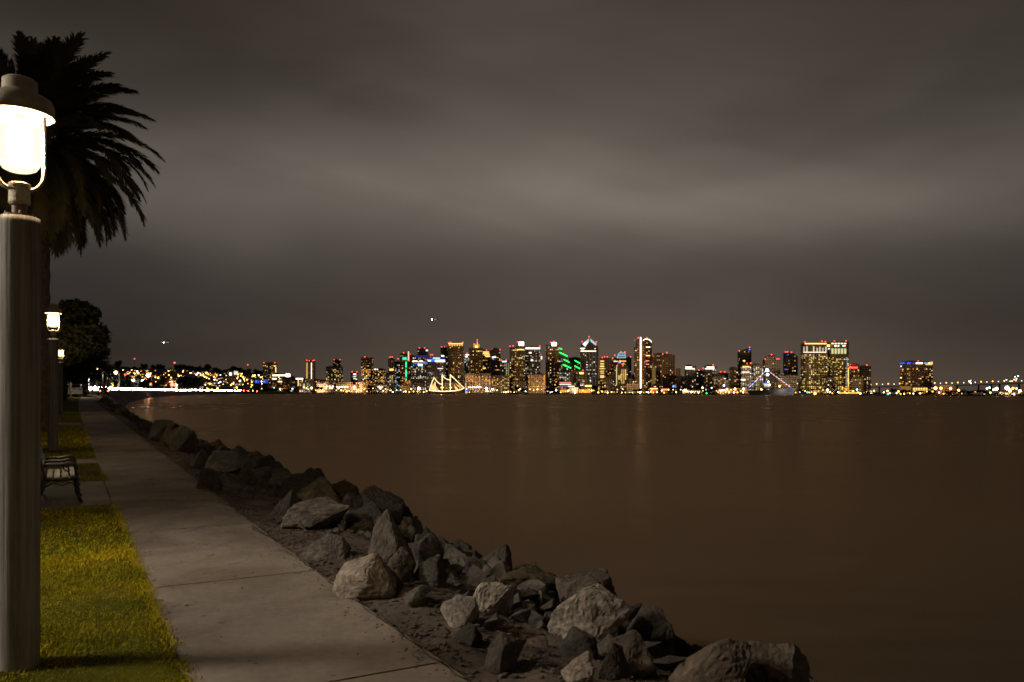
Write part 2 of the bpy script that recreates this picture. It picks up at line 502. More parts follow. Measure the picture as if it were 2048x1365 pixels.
# lawn
rows = []
for s in steps(-25, 140, 0.25, 3.0):
    el_ = EL + curve(s) + 0.05 * noise.noise(Vector((s * 1.7, 3, 0))) + 0.035 * noise.noise(Vector((s * 6.0, 8, 0)))
    es = [-75, -30, -12, -6, -3, -2, -1.4, -0.9, -0.5, -0.2, 0.1, 0.3, 0.45, 0.56]
    rows.append([SE(s, x + (el_ - 0.607 if x > -1 else 0), zg(s) + 0.022 + (0.012 * noise.noise(Vector((s * 2, x * 2, 0))) if x > -6 else 0)) for x in es] + [SE(s, el_, zg(s) + 0.008)])
lawn = grid(rows).build('lawn', M['turf'], smooth=True); tag(lawn, kind='structure')

# bank between walk and water
rows = []
for s in steps(-8, 26, 0.075, 0.16):
    spill = 0.02 + 0.16 * max(0.0, noise.noise(Vector((s * 1.3, 4, 2))) + 0.6 * noise.noise(Vector((s * 5.1, 1, 7))))
    rows.append([SE(s, ER - spill + curve(s), zg(s) - 0.004), SE(s, ER - spill * 0.6 + curve(s), zg(s) + 0.006)] + [SE(s, ER - 0.02 + curve(s) + t, bank_z(s, t) + (0.03 if t == 0 else 0)) for t in steps(0, 4.6, 0.06, 0.10)] + [SE(s, ER + curve(s) + 9, -3.4)])
bank = grid(rows).build('shore_bank', M['soil'], smooth=True); tag(bank, kind='structure')
rows = []
for s in steps(26, 142, 0.4, 2.0):
    rows.append([SE(s, ER - 0.02 + curve(s) + t, bank_z(s, t)) for t in steps(0, 5, 0.3, 0.4)] + [SE(s, ER + curve(s) + 10, -3.4)])
bank2 = grid(rows).build('shore_bank', M['soil'], smooth=True); tag(bank2, kind='structure')

# the walk: a bed and its slabs
rows = [[SE(s, EL - 0.25 + curve(s), zg(s) - 0.03), SE(s, ER + curve(s), zg(s) - 0.03)] for s in steps(-12, 132, 0.6, 2.0)]
path = grid(rows).build('path', M['soil']); tag(path, kind='structure')
joint = -9.53
edges = []
while joint < 131:
    edges.append(joint); joint += 2.8
for s0, s1 in zip(edges, edges[1:]):
    b = MB(); g = 0.011
    n = 24 if s0 < 14 else 6
    top = []; low = []
    for i in range(n + 1):
        s = s0 + g + (s1 - s0 - 2*g) * i / n
        z = zg(s) + 0.003 * noise.noise(Vector((s, 1, 0)))
        l, r_ = EL - 0.2 + curve(s), ER + curve(s) + 0.010 * noise.noise(Vector((s * 5, 2, 0))) + 0.006 * noise.noise(Vector((s * 19, 7, 0)))
        top.append((SE(s, l, z), SE(s, r_, z))); low.append((SE(s, l, z - 0.1), SE(s, r_, z - 0.1)))
    for i in range(n):
        a0, a1 = top[i]; b0, b1 = top[i+1]; c0, c1 = low[i]; d0, d1 = low[i+1]
        b.add([a0, a1, b1, b0], [(0, 1, 2, 3)])
        b.add([a1, c1, d1, b1], [(0, 1, 2, 3)])
    b.add([low[0][0], low[0][1], top[0][1], top[0][0]], [(0, 1, 2, 3)])
    b.add([low[-1][0], low[-1][1], top[-1][1], top[-1][0]], [(3, 2, 1, 0)])
    b.build('slab', M['concrete'], path)

# concrete pads beside the walk
def pad(s0, s1, e0, e1, label):
    b = MB()
    z0 = zg((s0 + s1) / 2) - 0.1
    ps = [SE(s0, e0), SE(s0, e1), SE(s1, e1), SE(s1, e0)]
    b.add([(p.x, p.y, z0) for p in ps] + [(p.x, p.y, zg(s0 if i < 2 else s1) + 0.03) for i, p in enumerate(ps)],
          [(3, 2, 1, 0), (4, 5, 6, 7), (0, 1, 5, 4), (1, 2, 6, 5), (2, 3, 7, 6), (3, 0, 4, 7)])
    o = b.build('concrete_pad', M['concrete']); tag(o, kind='structure')
pad(12.2, 14.9, -1.3, 0.585, 'bench')
pad(18.2, 19.2, -1.3, 0.60, 'strip')
pad(33.5, 36.5, -1.3, 0.66, 'far')

# water of the bay, one sheet to the horizon
b = MB(); b.add([(-9000, -400, WATER_Z), (9000, -400, WATER_Z), (9000, 12000, WATER_Z), (-9000, 12000, WATER_Z)], [(0, 1, 2, 3)])
water = b.build('water', M['water']); tag(water, kind='structure')

# the shore of the cove, the road behind it
e140 = ER + curve(140) + 3.9
p140 = SE(128, ER + curve(128) + 3.9)
COVE = [((p140.x, p140.y), 1.1)] + [((P(px, 787, Y).x, Y), z) for px, Y, z in
        ((252, 180, 1.5), (262, 235, 1.9), (296, 400, 2.4), (340, 690, 3.0), (372, 900, 3.5), (403, 1146, 4.2), (445, 1380, 4.6), (490, 1580, 4.6), (540, 1700, 3.4), (582, 1745, 2.6), (596, 1790, 1.4))]
rows = []
for (x, y), z in COVE:
    zj = 0.0
    rows.append([(x + 8, y - 1, -3.0), (x, y, WATER_Z - 0.02), (x - 3.5, y + 0.6, z - 0.6), (x - 5.5, y + 1, z), (x - 30, y + 4, z + 0.3), (x - 120, y + 20, z + 0.6), (x - 900, y + 130, z + 2.0)])
cove = grid(rows).build('cove_shore', M['land']); tag(cove, kind='structure')
ROAD = []
def road_at(t):
    """t runs over the cove points; returns the centre line of the shore road"""
    i = min(int(t), len(COVE) - 2); k = t - i
    (x0, y0), z0 = COVE[i]; (x1, y1), z1 = COVE[i+1]
    return Vector((x0 + (x1-x0)*k - 13.5, y0 + (y1-y0)*k + 2, z0 + (z1-z0)*k + 0.16))
rows = []
for i in range(0, 91):
    p = road_at(i * 0.1); rows.append([p + Vector((-5.5, 1, 0.0)), p + Vector((5.5, -1, 0.0))])
road = grid(rows).build('road', M['asphalt']); tag(road, kind='structure')
for side in (-6.1, 6.1):
    rows = []
    for i in range(0, 91):
        p = road_at(i * 0.1)
        rows.append([p + Vector((side - 0.3, -side*0.18, 0.0)), p + Vector((side - 0.3, -side*0.18, 0.14)), p + Vector((side + 0.3, -side*0.18, 0.14)), p + Vector((side + 0.3, -side*0.18, 0.0))])
    kb = grid(rows).build('kerb', M['concrete']); tag(kb, kind='structure')

# far shore of the city
def yshore(px): return interp(px, [(400, 2450), (1024, 2300), (1500, 2000), (2100, 1660), (2600, 1500)])
rows = []
for px in range(300, 2700, 40):
    y = yshore(px); q = P(px, 787, y)
    rows.append([(q.x, q.y, -3), (q.x, q.y + 0.5, 0.7), (q.x, q.y + 60, 1.2), (q.x * 1.1, q.y + 260, 2.0), (q.x * 2.6, 9500, 6.0)])
city_ground = grid(rows).build('city_ground', M['land']); tag(city_ground, kind='structure')
rows = []
for px in range(60, 900, 20):
    top = interp(px, [(60, 734), (250, 736), (420, 741), (560, 752), (700, 765), (900, 784)])
    row = []
    for k in range(9):
        f = k / 8.0
        Y = 2560 + 1100 * f
        zt = P(px, top, 3660).z
        zz = 1.5 + (zt - 1.5) * (f ** 0.8) * (1 + 0.10 * noise.noise(Vector((px * 0.02, f * 3, 0))))
        q = P(px, 787, Y)
        row.append((q.x, q.y, zz))
    row.append((P(px, 787, 5200).x, 5200, P(px, top, 3660).z * 0.9))
    rows.append(row)
hill = grid(rows).build('hill', M['hill_ground'], smooth=True); tag(hill, kind='structure')
def hill_z(px, Y):
    top = interp(px, [(60, 734), (250, 736), (420, 741), (560, 752), (700, 765), (900, 784)])
    f = min(max((Y - 2560) / 1100.0, 0), 1)
    zt = P(px, top, 3660).z
    return 1.5 + (zt - 1.5) * (f ** 0.8) * (1 + 0.10 * noise.noise(Vector((px * 0.02, f * 3, 0))))

# ------------------------------------------------------------------ lamp posts along the walk
WARM = (1.0, 0.74, 0.43)
a = Mat('lamp_bulb_glass'); a.n.remove(a.b)
tr = a.node('ShaderNodeBsdfTransparent'); em = a.node('ShaderNodeEmission')
em.inputs[0].default_value = (1.0, 0.9, 0.72, 1); em.inputs[1].default_value = 14.0
mx = a.node('ShaderNodeMixShader'); mx.inputs[0].default_value = 0.4
a.l.new(tr.outputs[0], mx.inputs[1]); a.l.new(em.outputs[0], mx.inputs[2]); a.l.new(mx.outputs[0], a.out.inputs['Surface'])
a.m.cycles.emission_sampling = 'NONE'
M['lamp_bulb_glass'] = a.m
a = Mat('lamp_glass'); a.n.remove(a.b)
tr = a.node('ShaderNodeBsdfTransparent'); em = a.node('ShaderNodeEmission')
em.inputs[0].default_value = (1.0, 0.80, 0.46, 1); em.inputs[1].default_value = 2.6
mx = a.node('ShaderNodeMixShader'); mx.inputs[0].default_value = 0.45
a.l.new(tr.outputs[0], mx.inputs[1]); a.l.new(em.outputs[0], mx.inputs[2]); a.l.new(mx.outputs[0], a.out.inputs['Surface'])
a.m.cycles.emission_sampling = 'NONE'
M['lamp_glass'] = a.m
a = Mat('lamp_clear_glass'); a.n.remove(a.b)
tr = a.node('ShaderNodeBsdfTransparent'); em = a.node('ShaderNodeEmission')
em.inputs[0].default_value = (1.0, 0.88, 0.68, 1); em.inputs[1].default_value = 1.6
mx = a.node('ShaderNodeMixShader'); mx.inputs[0].default_value = 0.3
a.l.new(tr.outputs[0], mx.inputs[1]); a.l.new(em.outputs[0], mx.inputs[2]); a.l.new(mx.outputs[0], a.out.inputs['Surface'])
a.m.cycles.emission_sampling = 'NONE'
M['lamp_clear'] = a.m

def lamp_post(loc, label, power, seg=28):
    t = empty('lamp_post', loc)
    tag(t, label, 'lamp post', 'timber lamp posts beside the walk')
    b = MB()
    n = 60; sg = 28
    pr = [(0.112 - 0.002 * (z / 2.69), z) for z in [-0.3 + 2.985 * i / n for i in range(n + 1)]]
    for i, (r_, z) in enumerate(pr):
        for k in range(sg):
            an = 2 * math.pi * k / sg
            rr = r_ * (1 + 0.020 * noise.noise(Vector((math.cos(an) * 2.5, math.sin(an) * 2.5, z * 0.7))) + 0.010 * noise.noise(Vector((math.cos(an) * 9, math.sin(an) * 9, z * 0.9))))
            b.v.append((rr * math.cos(an), rr * math.sin(an), z))
    for i in range(n):
        for k in range(sg):
            q = i*sg + k; w = i*sg + (k+1) % sg
            b.f.append((q, w, w + sg, q + sg))
    b.f.append(tuple(range(n*sg, (n+1)*sg)))
    pole = b.build('pole', M['timber'], t, smooth=True)
    kb = MB(); kb.ball((0, 0, 0), 0.028, 10, 6)
    kn = kb.build('knot', M['bark'], pole, smooth=True); kn.location = (-0.055, -0.094, 0.42); kn.scale = (0.7, 0.35, 1.5)
    MB().lathe([(0.085, 2.69), (0.085, 2.70), (0.040, 2.703), (0.040, 2.76), (0.036, 2.765), (0.036, 2.77)], seg).build('neck', M['copper_neck'], t)
    bb = MB()
    for k in range(4):
        an = k * math.pi / 2 + 0.6
        bb = MB(); bb.lathe([(0.008, 0), (0.008, 0.016), (0.005, 0.02)], 8, center=(0.068 * math.cos(an), 0.068 * math.sin(an)))
        o = bb.build('bolt', M['cast_brass'], t); o.location = (0, 0, 2.70)
    MB().lathe([(0.052, 2.762), (0.058, 2.775), (0.055, 2.86), (0.060, 2.872), (0.060, 2.886), (0.046, 2.892)], seg).build('socket', M['cast_brass'], t)
    # two hoops that carry the cap
    for ang in (R(37 + 15), R(37 - 15)):
        yb = MB(); pts = []
        ca, sa = math.cos(ang), math.sin(ang)
        for i in range(9):
            q = math.pi + math.pi * i / 8
            x, z = 0.130 * math.cos(q), 2.955 + 0.115 * math.sin(q)
            pts.append((x * ca, x * sa, z))
        pts = [(-0.130 * ca, -0.130 * sa, 3.30)] + pts + [(0.130 * ca, 0.130 * sa, 3.30)]
        yb.tube(pts, 0.0085, 8)
        yb.build('hoop', M['cast_brass'], t, smooth=True)
    MB().lathe([(0.060, 2.962), (0.088, 2.975), (0.108, 3.006), (0.108, 3.010), (0.02, 3.010)], seg).build('bowl', M['lamp_glass'], t, smooth=True)
    MB().lathe([(0.110, 3.012), (0.113, 3.02), (0.113, 3.25), (0.110, 3.252)], seg).build('globe', M['lamp_glass'], t, smooth=True)
    MB().lathe([(0.111, 3.254), (0.111, 3.288)], seg).build('clear_collar', M['lamp_clear'], t, smooth=True)
    cap = MB().lathe([(0.112, 3.300), (0.178, 3.290), (0.184, 3.293), (0.181, 3.36), (0.168, 3.392), (0.100, 3.432), (0.094, 3.44), (0.092, 3.500), (0.078, 3.512), (0.02, 3.516)], 40).build('cap', M['bronze_cap'], t, smooth=True)
    MB().lathe([(0.03, 3.035), (0.062, 3.055), (0.074, 3.10), (0.074, 3.18), (0.062, 3.215), (0.03, 3.23)], 18).build('bulb', M['lamp_bulb_glass'], t, smooth=True)
    MB().lathe([(0.022, 3.232), (0.022, 3.30)], 10).build('bulb_base', M['cast_brass'], t)
    add_light('lamp_light', 'POINT', (0, 0, 3.14), power * 1.2, WARM, t, 0.05)
    return t
p = on_ground(37, 1343)
LAMP1 = Vector((P(38, 787, 4.74).x, 4.74, 0.0))
lamp_post(LAMP1, 'large timber lamp post at the edge of the lawn, cut off by the picture edge', 520)
def lamp_at(px, Y, label, power):
    q = P(px, 787, Y); s, _ = to_se(q)
    return lamp_post((q.x, q.y, zg(s)), label, power)
lamp_at(106, 19.0, 'lit timber lamp post just behind the iron bench', 420)
lamp_at(121, 40.5, 'lit timber lamp post between the big dark tree and the walk', 260)
lamp_at(130, 98.0, 'distant lamp post, the higher of the two close lights near the parked cars', 500)
lamp_at(137, 142.0, 'distant lamp post, the lower of the two close lights near the parked cars', 500)
q = SE(-10.0, -0.23)
lamp_post((q.x, q.y, 0), 'timber lamp post of the same row behind the viewpoint', 480)

# tall street light of the car park on the land side, whose light reaches the posts and stones from the left
def street_light(name, loc, h, arm, rz, label, power, col, r=0.16, glow=18.0, cat='street light', aim=None, cone=160, soft=0.15):
    t = empty(name, loc, rz); tag(t, label, cat, 'street lights of the shore road')
    MB().tube([(0, 0, -0.2), (0, 0, h * 0.5), (0, 0, h - 0.9)], [0.10, 0.085, 0.07], 10).build('pole', M['galvanised'], t, smooth=True)
    pts = [(0, 0, h - 0.9)]
    for i in range(1, 7):
        q_ = i / 6 * math.pi / 2
        pts.append((arm * 0.6 * (1 - math.cos(q_)), 0, h - 0.9 + 0.9 * math.sin(q_)))
    pts.append((arm, 0, h + 0.05))
    MB().tube(pts, 0.05, 8).build('arm', M['galvanised'], t, smooth=True)
    MB().lathe([(0.10, 0.0), (0.20, 0.02), (0.22, 0.07), (0.12, 0.14), (0.03, 0.16)], 14).build('lamp_head', M['dark_steel'], t, smooth=True).location = (arm + 0.15, 0, h)
    g = MB(); g.ball((0, 0, 0), r, 12, 8, (col[0]*glow, col[1]*glow, col[2]*glow))
    o = g.build('lens', M['glow'], t, smooth=True); o.location = (arm + 0.15, 0, h - r * 0.6)
    if power:
        l_ = add_light('lamp_light', 'SPOT', (arm + 0.15, 0, h - r - 0.12), power, col, t, soft)
        l_.data.spot_size = R(cone); l_.data.spot_blend = 0.6
        if aim is not None:
            here = Vector(loc) + Vector((math.cos(rz), math.sin(rz), 0)) * (arm + 0.15) + Vector((0, 0, h - r - 0.12))
            l_.rotation_euler = (Matrix.Rotation(-rz, 4, 'Z') @ (Vector(aim) - here).to_track_quat('-Z', 'Y').to_matrix().to_4x4()).to_euler()
    return t
q = SE(8.8, -10.5)
street_light('street_light', (q.x, q.y, 0.05), 7.0, 1.4, math.atan2(NV.y, NV.x), 'tall street light of the car park standing outside the picture', 4300, (1.0, 0.90, 0.76), aim=SE(5.0, 2.8, 0.3), cone=58, soft=1.3)

# ------------------------------------------------------------------ bench
def park_bench(loc, rz):
    t = empty('park_bench', loc, rz); t.scale = (0.82, 0.82, 0.82)          # local x: the way it faces, local y: its length
    tag(t, 'slatted park bench with black iron ends facing the water', 'bench')
    def slat(c, sx, sz, tilt, L=1.75):
        b = MB(); b.box((-sx/2, 0, -sz/2), (sx/2, L, sz/2))
        o = b.build('slat', M['bench_slat'], t); o.location = (c[0], 0, c[1]); o.rotation_euler.y = tilt
        bv = o.modifiers.new('edge', 'BEVEL'); bv.width = 0.006; bv.segments = 2
    for x, z, ti in ((-0.20, 0.425, R(3)), (-0.085, 0.415, R(0)), (0.035, 0.425, R(-7)), (0.155, 0.442, R(-4))):
        slat((x, z), 0.100, 0.036, ti)
    for x, z in ((-0.262, 0.52), (-0.290, 0.615), (-0.318, 0.71), (-0.345, 0.805)):
        slat((x, z), 0.034, 0.086, R(-16))
    for y in (0.06, 0.875, 1.69):
        b = MB()
        b.tube([(0.20, y, 0.40), (0.235, y, 0.30), (0.19, y, 0.20), (0.235, y, 0.10), (0.275, y, 0.0)], [0.022, 0.026, 0.022, 0.022, 0.03], 8)
        b.tube([(-0.24, y, 0.42), (-0.27, y, 0.30), (-0.30, y, 0.22), (-0.35, y, 0.12), (-0.37, y, 0.0)], [0.022, 0.024, 0.03, 0.024, 0.03], 8)
        b.tube([(-0.26, y, 0.40), (-0.1, y, 0.385), (0.04, y, 0.39), (0.21, y, 0.41)], 0.02, 8)
        b.tube([(-0.27, y, 0.28), (-0.15, y, 0.34), (0.0, y, 0.30), (0.12, y, 0.34), (0.22, y, 0.26)], 0.014, 8)
        b.tube([(-0.25, y, 0.40), (-0.265, y, 0.50), (-0.31, y, 0.66), (-0.365, y, 0.86)], [0.022, 0.02, 0.02, 0.016], 8)
        b.build('iron_frame', M['cast_iron'], t, smooth=True)
        b = MB()
        b.tube([(-0.30, y, 0.63), (-0.20, y, 0.645), (-0.05, y, 0.64), (0.08, y, 0.66), (0.17, y, 0.645), (0.205, y, 0.58), (0.19, y, 0.50), (0.20, y, 0.42)], [0.02, 0.022, 0.022, 0.026, 0.026, 0.022, 0.02, 0.02], 8)
        b.tube([(0.0, y, 0.64), (0.02, y, 0.56), (0.08, y, 0.53), (0.10, y, 0.47)], 0.012, 6)
        b.build('armrest', M['cast_iron'], t, smooth=True)
q = on_ground(122, 1000); s_b, e_b = to_se(q)
park_bench((SE(12.5, 0.0).x, SE(12.5, 0.0).y, zg(12.5) + 0.03), math.atan2(NV.y, NV.x))
# ------------------------------------------------------------------ boulders
def boulder_mesh(seed, levels=3, flat=0.75, pts=15, peak=0.0):
    rnd = random.Random(seed)
    bm = bmesh.new()
    rot = Matrix.Rotation(rnd.uniform(-0.5, 0.5), 3, 'X') @ Matrix.Rotation(rnd.uniform(-0.5, 0.5), 3, 'Y') @ Matrix.Rotation(rnd.uniform(0, 3), 3, 'Z')
    for i in range(pts):
        v = Vector((rnd.uniform(-1, 1), rnd.uniform(-1, 1), rnd.uniform(-1, 1)))
        k_ = max(range(3), key=lambda q: abs(v[q])); v[k_] = math.copysign(rnd.uniform(0.75, 1.0), v[k_])
        v = rot @ v
        v.z *= flat
        if peak and v.z > 0.1: v.x *= (1 - peak * v.z); v.y *= (1 - peak * v.z)
        bm.verts.new(v)
    if peak: bm.verts.new((rnd.uniform(-0.2, 0.2), rnd.uniform(-0.2, 0.2), flat * 1.25))
    res = bmesh.ops.convex_hull(bm, input=bm.verts[:])
    junk = list({g for g in res['geom_interior'] + res['geom_unused'] if isinstance(g, bmesh.types.BMVert)})
    if junk: bmesh.ops.delete(bm, geom=junk, context='VERTS')
    bmesh.ops.triangulate(bm, faces=bm.faces[:])
    for k in range(levels):
        bmesh.ops.subdivide_edges(bm, edges=bm.edges[:], cuts=1, use_grid_fill=True)
        if k in (1, 2): bmesh.ops.smooth_vert(bm, verts=bm.verts[:], factor=0.18 if k == 1 else 0.45, use_axis_x=True, use_axis_y=True, use_axis_z=True)
    bm.normal_update()
    off = Vector((seed * 3.1, seed * 1.7, 0))
    for v in bm.verts:
        c_ = v.co
        d = 0.07 * noise.noise(c_ * 1.7 + off) + 0.030 * noise.noise(c_ * 4.7 + off) + 0.028 * noise.noise(c_ * 11.0 + off) + 0.016 * noise.noise(c_ * 24.0 + off)
        rdg = abs(noise.noise(c_ * 3.1 + off * 2)); d -= 0.025 * max(0, 0.06 - rdg) / 0.06
        v.co = c_ + v.normal * d
    xs = [v.co.x for v in bm.verts]; ys = [v.co.y for v in bm.verts]; zs = [v.co.z for v in bm.verts]
    # unit footprint: x and y span 1, base a little under z = 0, top at z = 1
    x0, x1, y0, y1, z0, z1 = min(xs), max(xs), min(ys), max(ys), min(zs), max(zs)
    for v in bm.verts:
        v.co = Vector(((v.co.x - x0) / (x1 - x0) - 0.5, (v.co.y - y0) / (y1 - y0) - 0.5, (v.co.z - z0) / (z1 - z0) * 1.35 - 0.35))
    me = bpy.data.meshes.new('boulder')
    bm.to_mesh(me); bm.free()
    me.materials.append(M['stone'])
    return me
NEARV = [boulder_mesh(100 + i, 4, random.uniform(0.7, 1.0), random.choice((9, 11, 13)), 0.55 if i % 4 == 1 else 0.0) for i in range(12)]
FARV = [boulder_mesh(200 + i, 3, random.uniform(0.7, 0.95), random.choice((9, 10, 12)), 0.4 if i % 3 == 1 else 0.0) for i in range(8)]
placed = []
def boulder(loc, size, label, group, mesh, rz, tone=(1, 1, 1), tilt=(0, 0)):
    o = link('boulder', mesh, None, loc)
    o.scale = size; o.rotation_euler = (tilt[0], tilt[1], rz)
    o.color = (*tone, 1)
    tag(o, label, 'boulder', group)
    placed.append((Vector((loc[0], loc[1])), 0.5 * max(size[0], size[1])))
    return o
PALE, MID, DARK, MOSS = (2.6, 2.52, 2.42), (0.95, 0.91, 0.86), (0.52, 0.50, 0.48), (0.75, 0.62, 0.36)
HERO = [  # x centre, base y, width, height in the photograph, mesh, turn, tone, label
    (731, 1196, 134, 84, 0, 0.4, PALE, 'pale capped boulder lying against the edge of the walk'),
    (768, 1120, 112, 98, 1, 2.2, MID, 'tall grey boulder with a pale top at the crest of the bank'),
    (985, 1222, 96, 54, 2, 1.2, PALE, 'whitish wedge boulder lying on the soil of the bank'),
    (922, 1252, 82, 58, 3, 0.6, PALE, 'small blocky pale boulder in front of the whitish wedge'),
    (1165, 1236, 130, 92, 4, 2.9, MID, 'upright boulder with a pale tip behind the largest grey one'),
    (1184, 1290, 168, 112, 5, 0.2, PALE, 'largest grey boulder, broad pale face turned to the walk'),
    (1002, 1338, 104, 64, 6, 0.9, MID, 'grey slab boulder half sunk in the soil beside the walk'),
    (1163, 1318, 84, 54, 7, 1.9, DARK, 'dark boulder below the largest grey one'),
    (1160, 1370, 62, 60, 9, 0.3, PALE, 'small pointed pale boulder low on the bank'),
    (1262, 1345, 100, 74, 8, 2.4, MID, 'rounded brown boulder between the pointed one and the water'),
    (1228, 1358, 58, 66, 10, 1.1, DARK, 'small dark upright boulder beside the pointed pale one'),
    (1420, 1395, 230, 112, 8, 0.5, (0.95, 0.82, 0.68), 'broad brown boulder at the waterside in the bottom of the view'),
    (1552, 1425, 156, 142, 4, 0.9, (0.95, 0.85, 0.72), 'domed boulder nearest the open water'),
    (1300, 1305, 108, 84, 3, 2.7, DARK, 'dark slab leaning down to the water behind the largest boulder'),
    (630, 1056, 136, 58, 6, 0.1, MID, 'long grey flat boulder amid the dark stones of the bank'),
    (664, 1012, 62, 48, 3, 1.6, DARK, 'dark block on the crest of the bank'),
    (604, 968, 56, 46, 9, 0.5, MOSS, 'peaked boulder standing up against the water'),
    (558, 966, 50, 28, 8, 2.5, MOSS, 'low rusty boulder beside the peaked one'),
    (498, 962, 78, 52, 5, 2.0, MID, 'pale rounded boulder on the crest above the walk'),
    (437, 942, 80, 40, 6, 2.6, PALE, 'long pale slab near the bend of the bank'),
    (652, 1118, 100, 48, 10, 0.7, MID, 'brown boulder with a light ridge beside the walk'),
    (797, 1164, 66, 62, 9, 1.4, MID, 'pointed boulder with a pale tip on the mid bank'),
    (856, 1128, 70, 60, 0, 2.0, DARK, 'black craggy boulder against the water'),
    (948, 1150, 54, 30, 7, 0.2, DARK, 'low dark boulder at the waterline'),
    (1040, 1182, 168, 46, 6, 0.3, MOSS, 'long mossy slab along the waterline'),
    (864, 1168, 82, 48, 2, 2.8, DARK, 'dark slanting boulder behind the pale capped one'),
    (828, 1208, 66, 36, 8, 1.0, MID, 'low boulder half buried in the soil'),
    (1082, 1212, 56, 32, 4, 0.8, DARK, 'small dark boulder beside the whitish wedge'),
    (414, 978, 54, 40, 2, 0.4, DARK, 'dark rounded boulder touching the walk'),
    (935, 1285, 60, 34, 10, 0.0, DARK, 'flat dark stone sunk in soil near the blocky pale boulder'),
]
for px, py, w, h, mi, rz, tone, label in HERO:
    q = on_ground(px, py)
    k = q.y / F
    big = max(w, h * 0.9)
    boulder((q.x, q.y + 0.12 * w * k, q.z + 0.01), (w * k * 1.02, max(w * 0.8, h) * k, h * k), label, None, NEARV[mi], rz, tone, (random.uniform(-0.12, 0.12), random.uniform(-0.12, 0.12)))
rr = random.Random(5)
HS = []
for (px, py, w, h, mi, rz, tone, label), (c2, r2) in zip(HERO, placed):
    short = ' '.join(label.split()[:5]).rstrip(',')
    short = short[:short.rfind(' with')] if short.endswith((' with a', ' with')) else short
    HS.append((c2, px, py, label))
NICK = ['pale capped boulder', 'tall grey boulder with a pale top', 'whitish wedge boulder', 'blocky pale boulder', 'upright pale tipped boulder', 'largest grey boulder', 'half sunk grey slab', 'dark boulder under the largest one', 'small pointed pale boulder',
        'rounded brown boulder', 'small dark upright boulder', 'broad brown waterside boulder', 'domed boulder', 'dark leaning slab', 'long grey flat boulder', 'dark crest block', 'peaked boulder', 'low rusty boulder', 'pale rounded crest boulder', 'long pale slab',
        'light ridged brown boulder', 'pointed pale tipped boulder', 'black craggy boulder', 'low dark waterline boulder', 'long mossy slab', 'dark slanting boulder', 'half buried low boulder', 'small dark wedge side boulder', 'dark boulder touching the walk', 'flat dark stone']
used = {}
def px_of(p):
    return 1024 + F * p.x / p.y, HORIZ - F * (p.z - EYE.z) / p.y
def rock_label(loc, sz, tone_name, s, tt):
    if s > 30:
        return f"{'larger' if sz > (0.65 if s < 60 else 0.85) else 'smaller'} {tone_name} riprap boulder {'close to the walk' if tt < 1.1 else 'on the crest' if tt < 1.9 else 'down by the water'} {'where the bank begins to bend' if s < 60 else 'at the far bend of the bank'}", True
    c2 = Vector((loc.x, loc.y)); best = min(range(len(HS)), key=lambda i: (HS[i][0] - c2).length)
    x, y = px_of(loc); hx, hy = HS[best][1], HS[best][2]
    rel = ('left of' if x < hx else 'right of') if abs(x - hx) > 1.2 * abs(y - hy) else ('above' if y < hy else 'below')
    size = 'tiny' if sz < 0.25 else 'small' if sz < 0.45 else 'middling' if sz < 0.7 else 'big'
    lab = f'{size} {tone_name} stone {rel} the {NICK[best]}'
    used[lab] = used.get(lab, 0) + 1
    if used[lab] > 1:
        lab = f"{('', '', 'second', 'third', 'fourth', 'fifth', 'sixth', 'seventh', 'eighth')[min(used[lab], 8)]} {lab}"
    return lab, False
TONES = [('dark', DARK), ('brown', MID), ('rusty', MOSS), ('grey', (1.9, 1.8, 1.7))]
count = 0
def try_rock(s, t, sz, verts):
    global count
    t *= bank_k(s)
    loc2 = SE(s, ER + curve(s) + t)
    c2 = Vector((loc2.x, loc2.y))
    for pc, pr in placed:
        if (pc - c2).length < (0.62 if s < 9 else 0.46) * (pr + sz * 0.5): return
    z = bank_z(s, t)
    if z < WATER_Z - 0.45: return
    h = sz * rr.uniform(0.55, 0.85)
    tn, tone = TONES[rr.choice((0, 0, 1, 1, 2, 3))] if t < 2.6 and s < 9 else TONES[rr.choice((0, 0, 0, 1, 2))] if t < 1.6 else TONES[rr.choice((0, 2, 0))]  # farther stones mostly dark: the missing light there is put into the tone
    lab, shared = rock_label(Vector((loc2.x, loc2.y, z)), sz, tn, s, t)
    boulder((loc2.x, loc2.y, z - 0.02), (sz, sz * rr.uniform(0.7, 0.95), h), lab, 'riprap boulders along the bank', rr.choice(verts), rr.uniform(0, 6.28), tone, (rr.uniform(-0.25, 0.25), rr.uniform(-0.25, 0.25)))
    count += 1
for _ in range(900):
    s = rr.uniform(3.5, 14); t = rr.triangular(0.7, 4.2, 3.2)
    try_rock(s, t, rr.uniform(0.25, 0.62) if t > 2.3 else rr.uniform(0.08, 0.2), NEARV)
    if count > 80: break
lim = count + 125
for _ in range(2500):
    s = rr.uniform(9.5, 29); t = rr.triangular(0.45, 4.0, 2.4)
    try_rock(s, t, rr.uniform(0.35, 0.95), NEARV if s < 22 else FARV)
    if count > lim: break
lim = count + 60
for _ in range(700):
    s = rr.uniform(29, 62); t = rr.triangular(0.3, 4.0, 2.0)
    try_rock(s, t, rr.uniform(0.45, 0.85), FARV)
    if count > lim: break
lim = count + 35
for _ in range(500):
    s = rr.uniform(60, 126); t = rr.triangular(0.4, 4.2, 2.0)
    try_rock(s, t, rr.uniform(0.6, 1.1), FARV)
    if count > lim: break

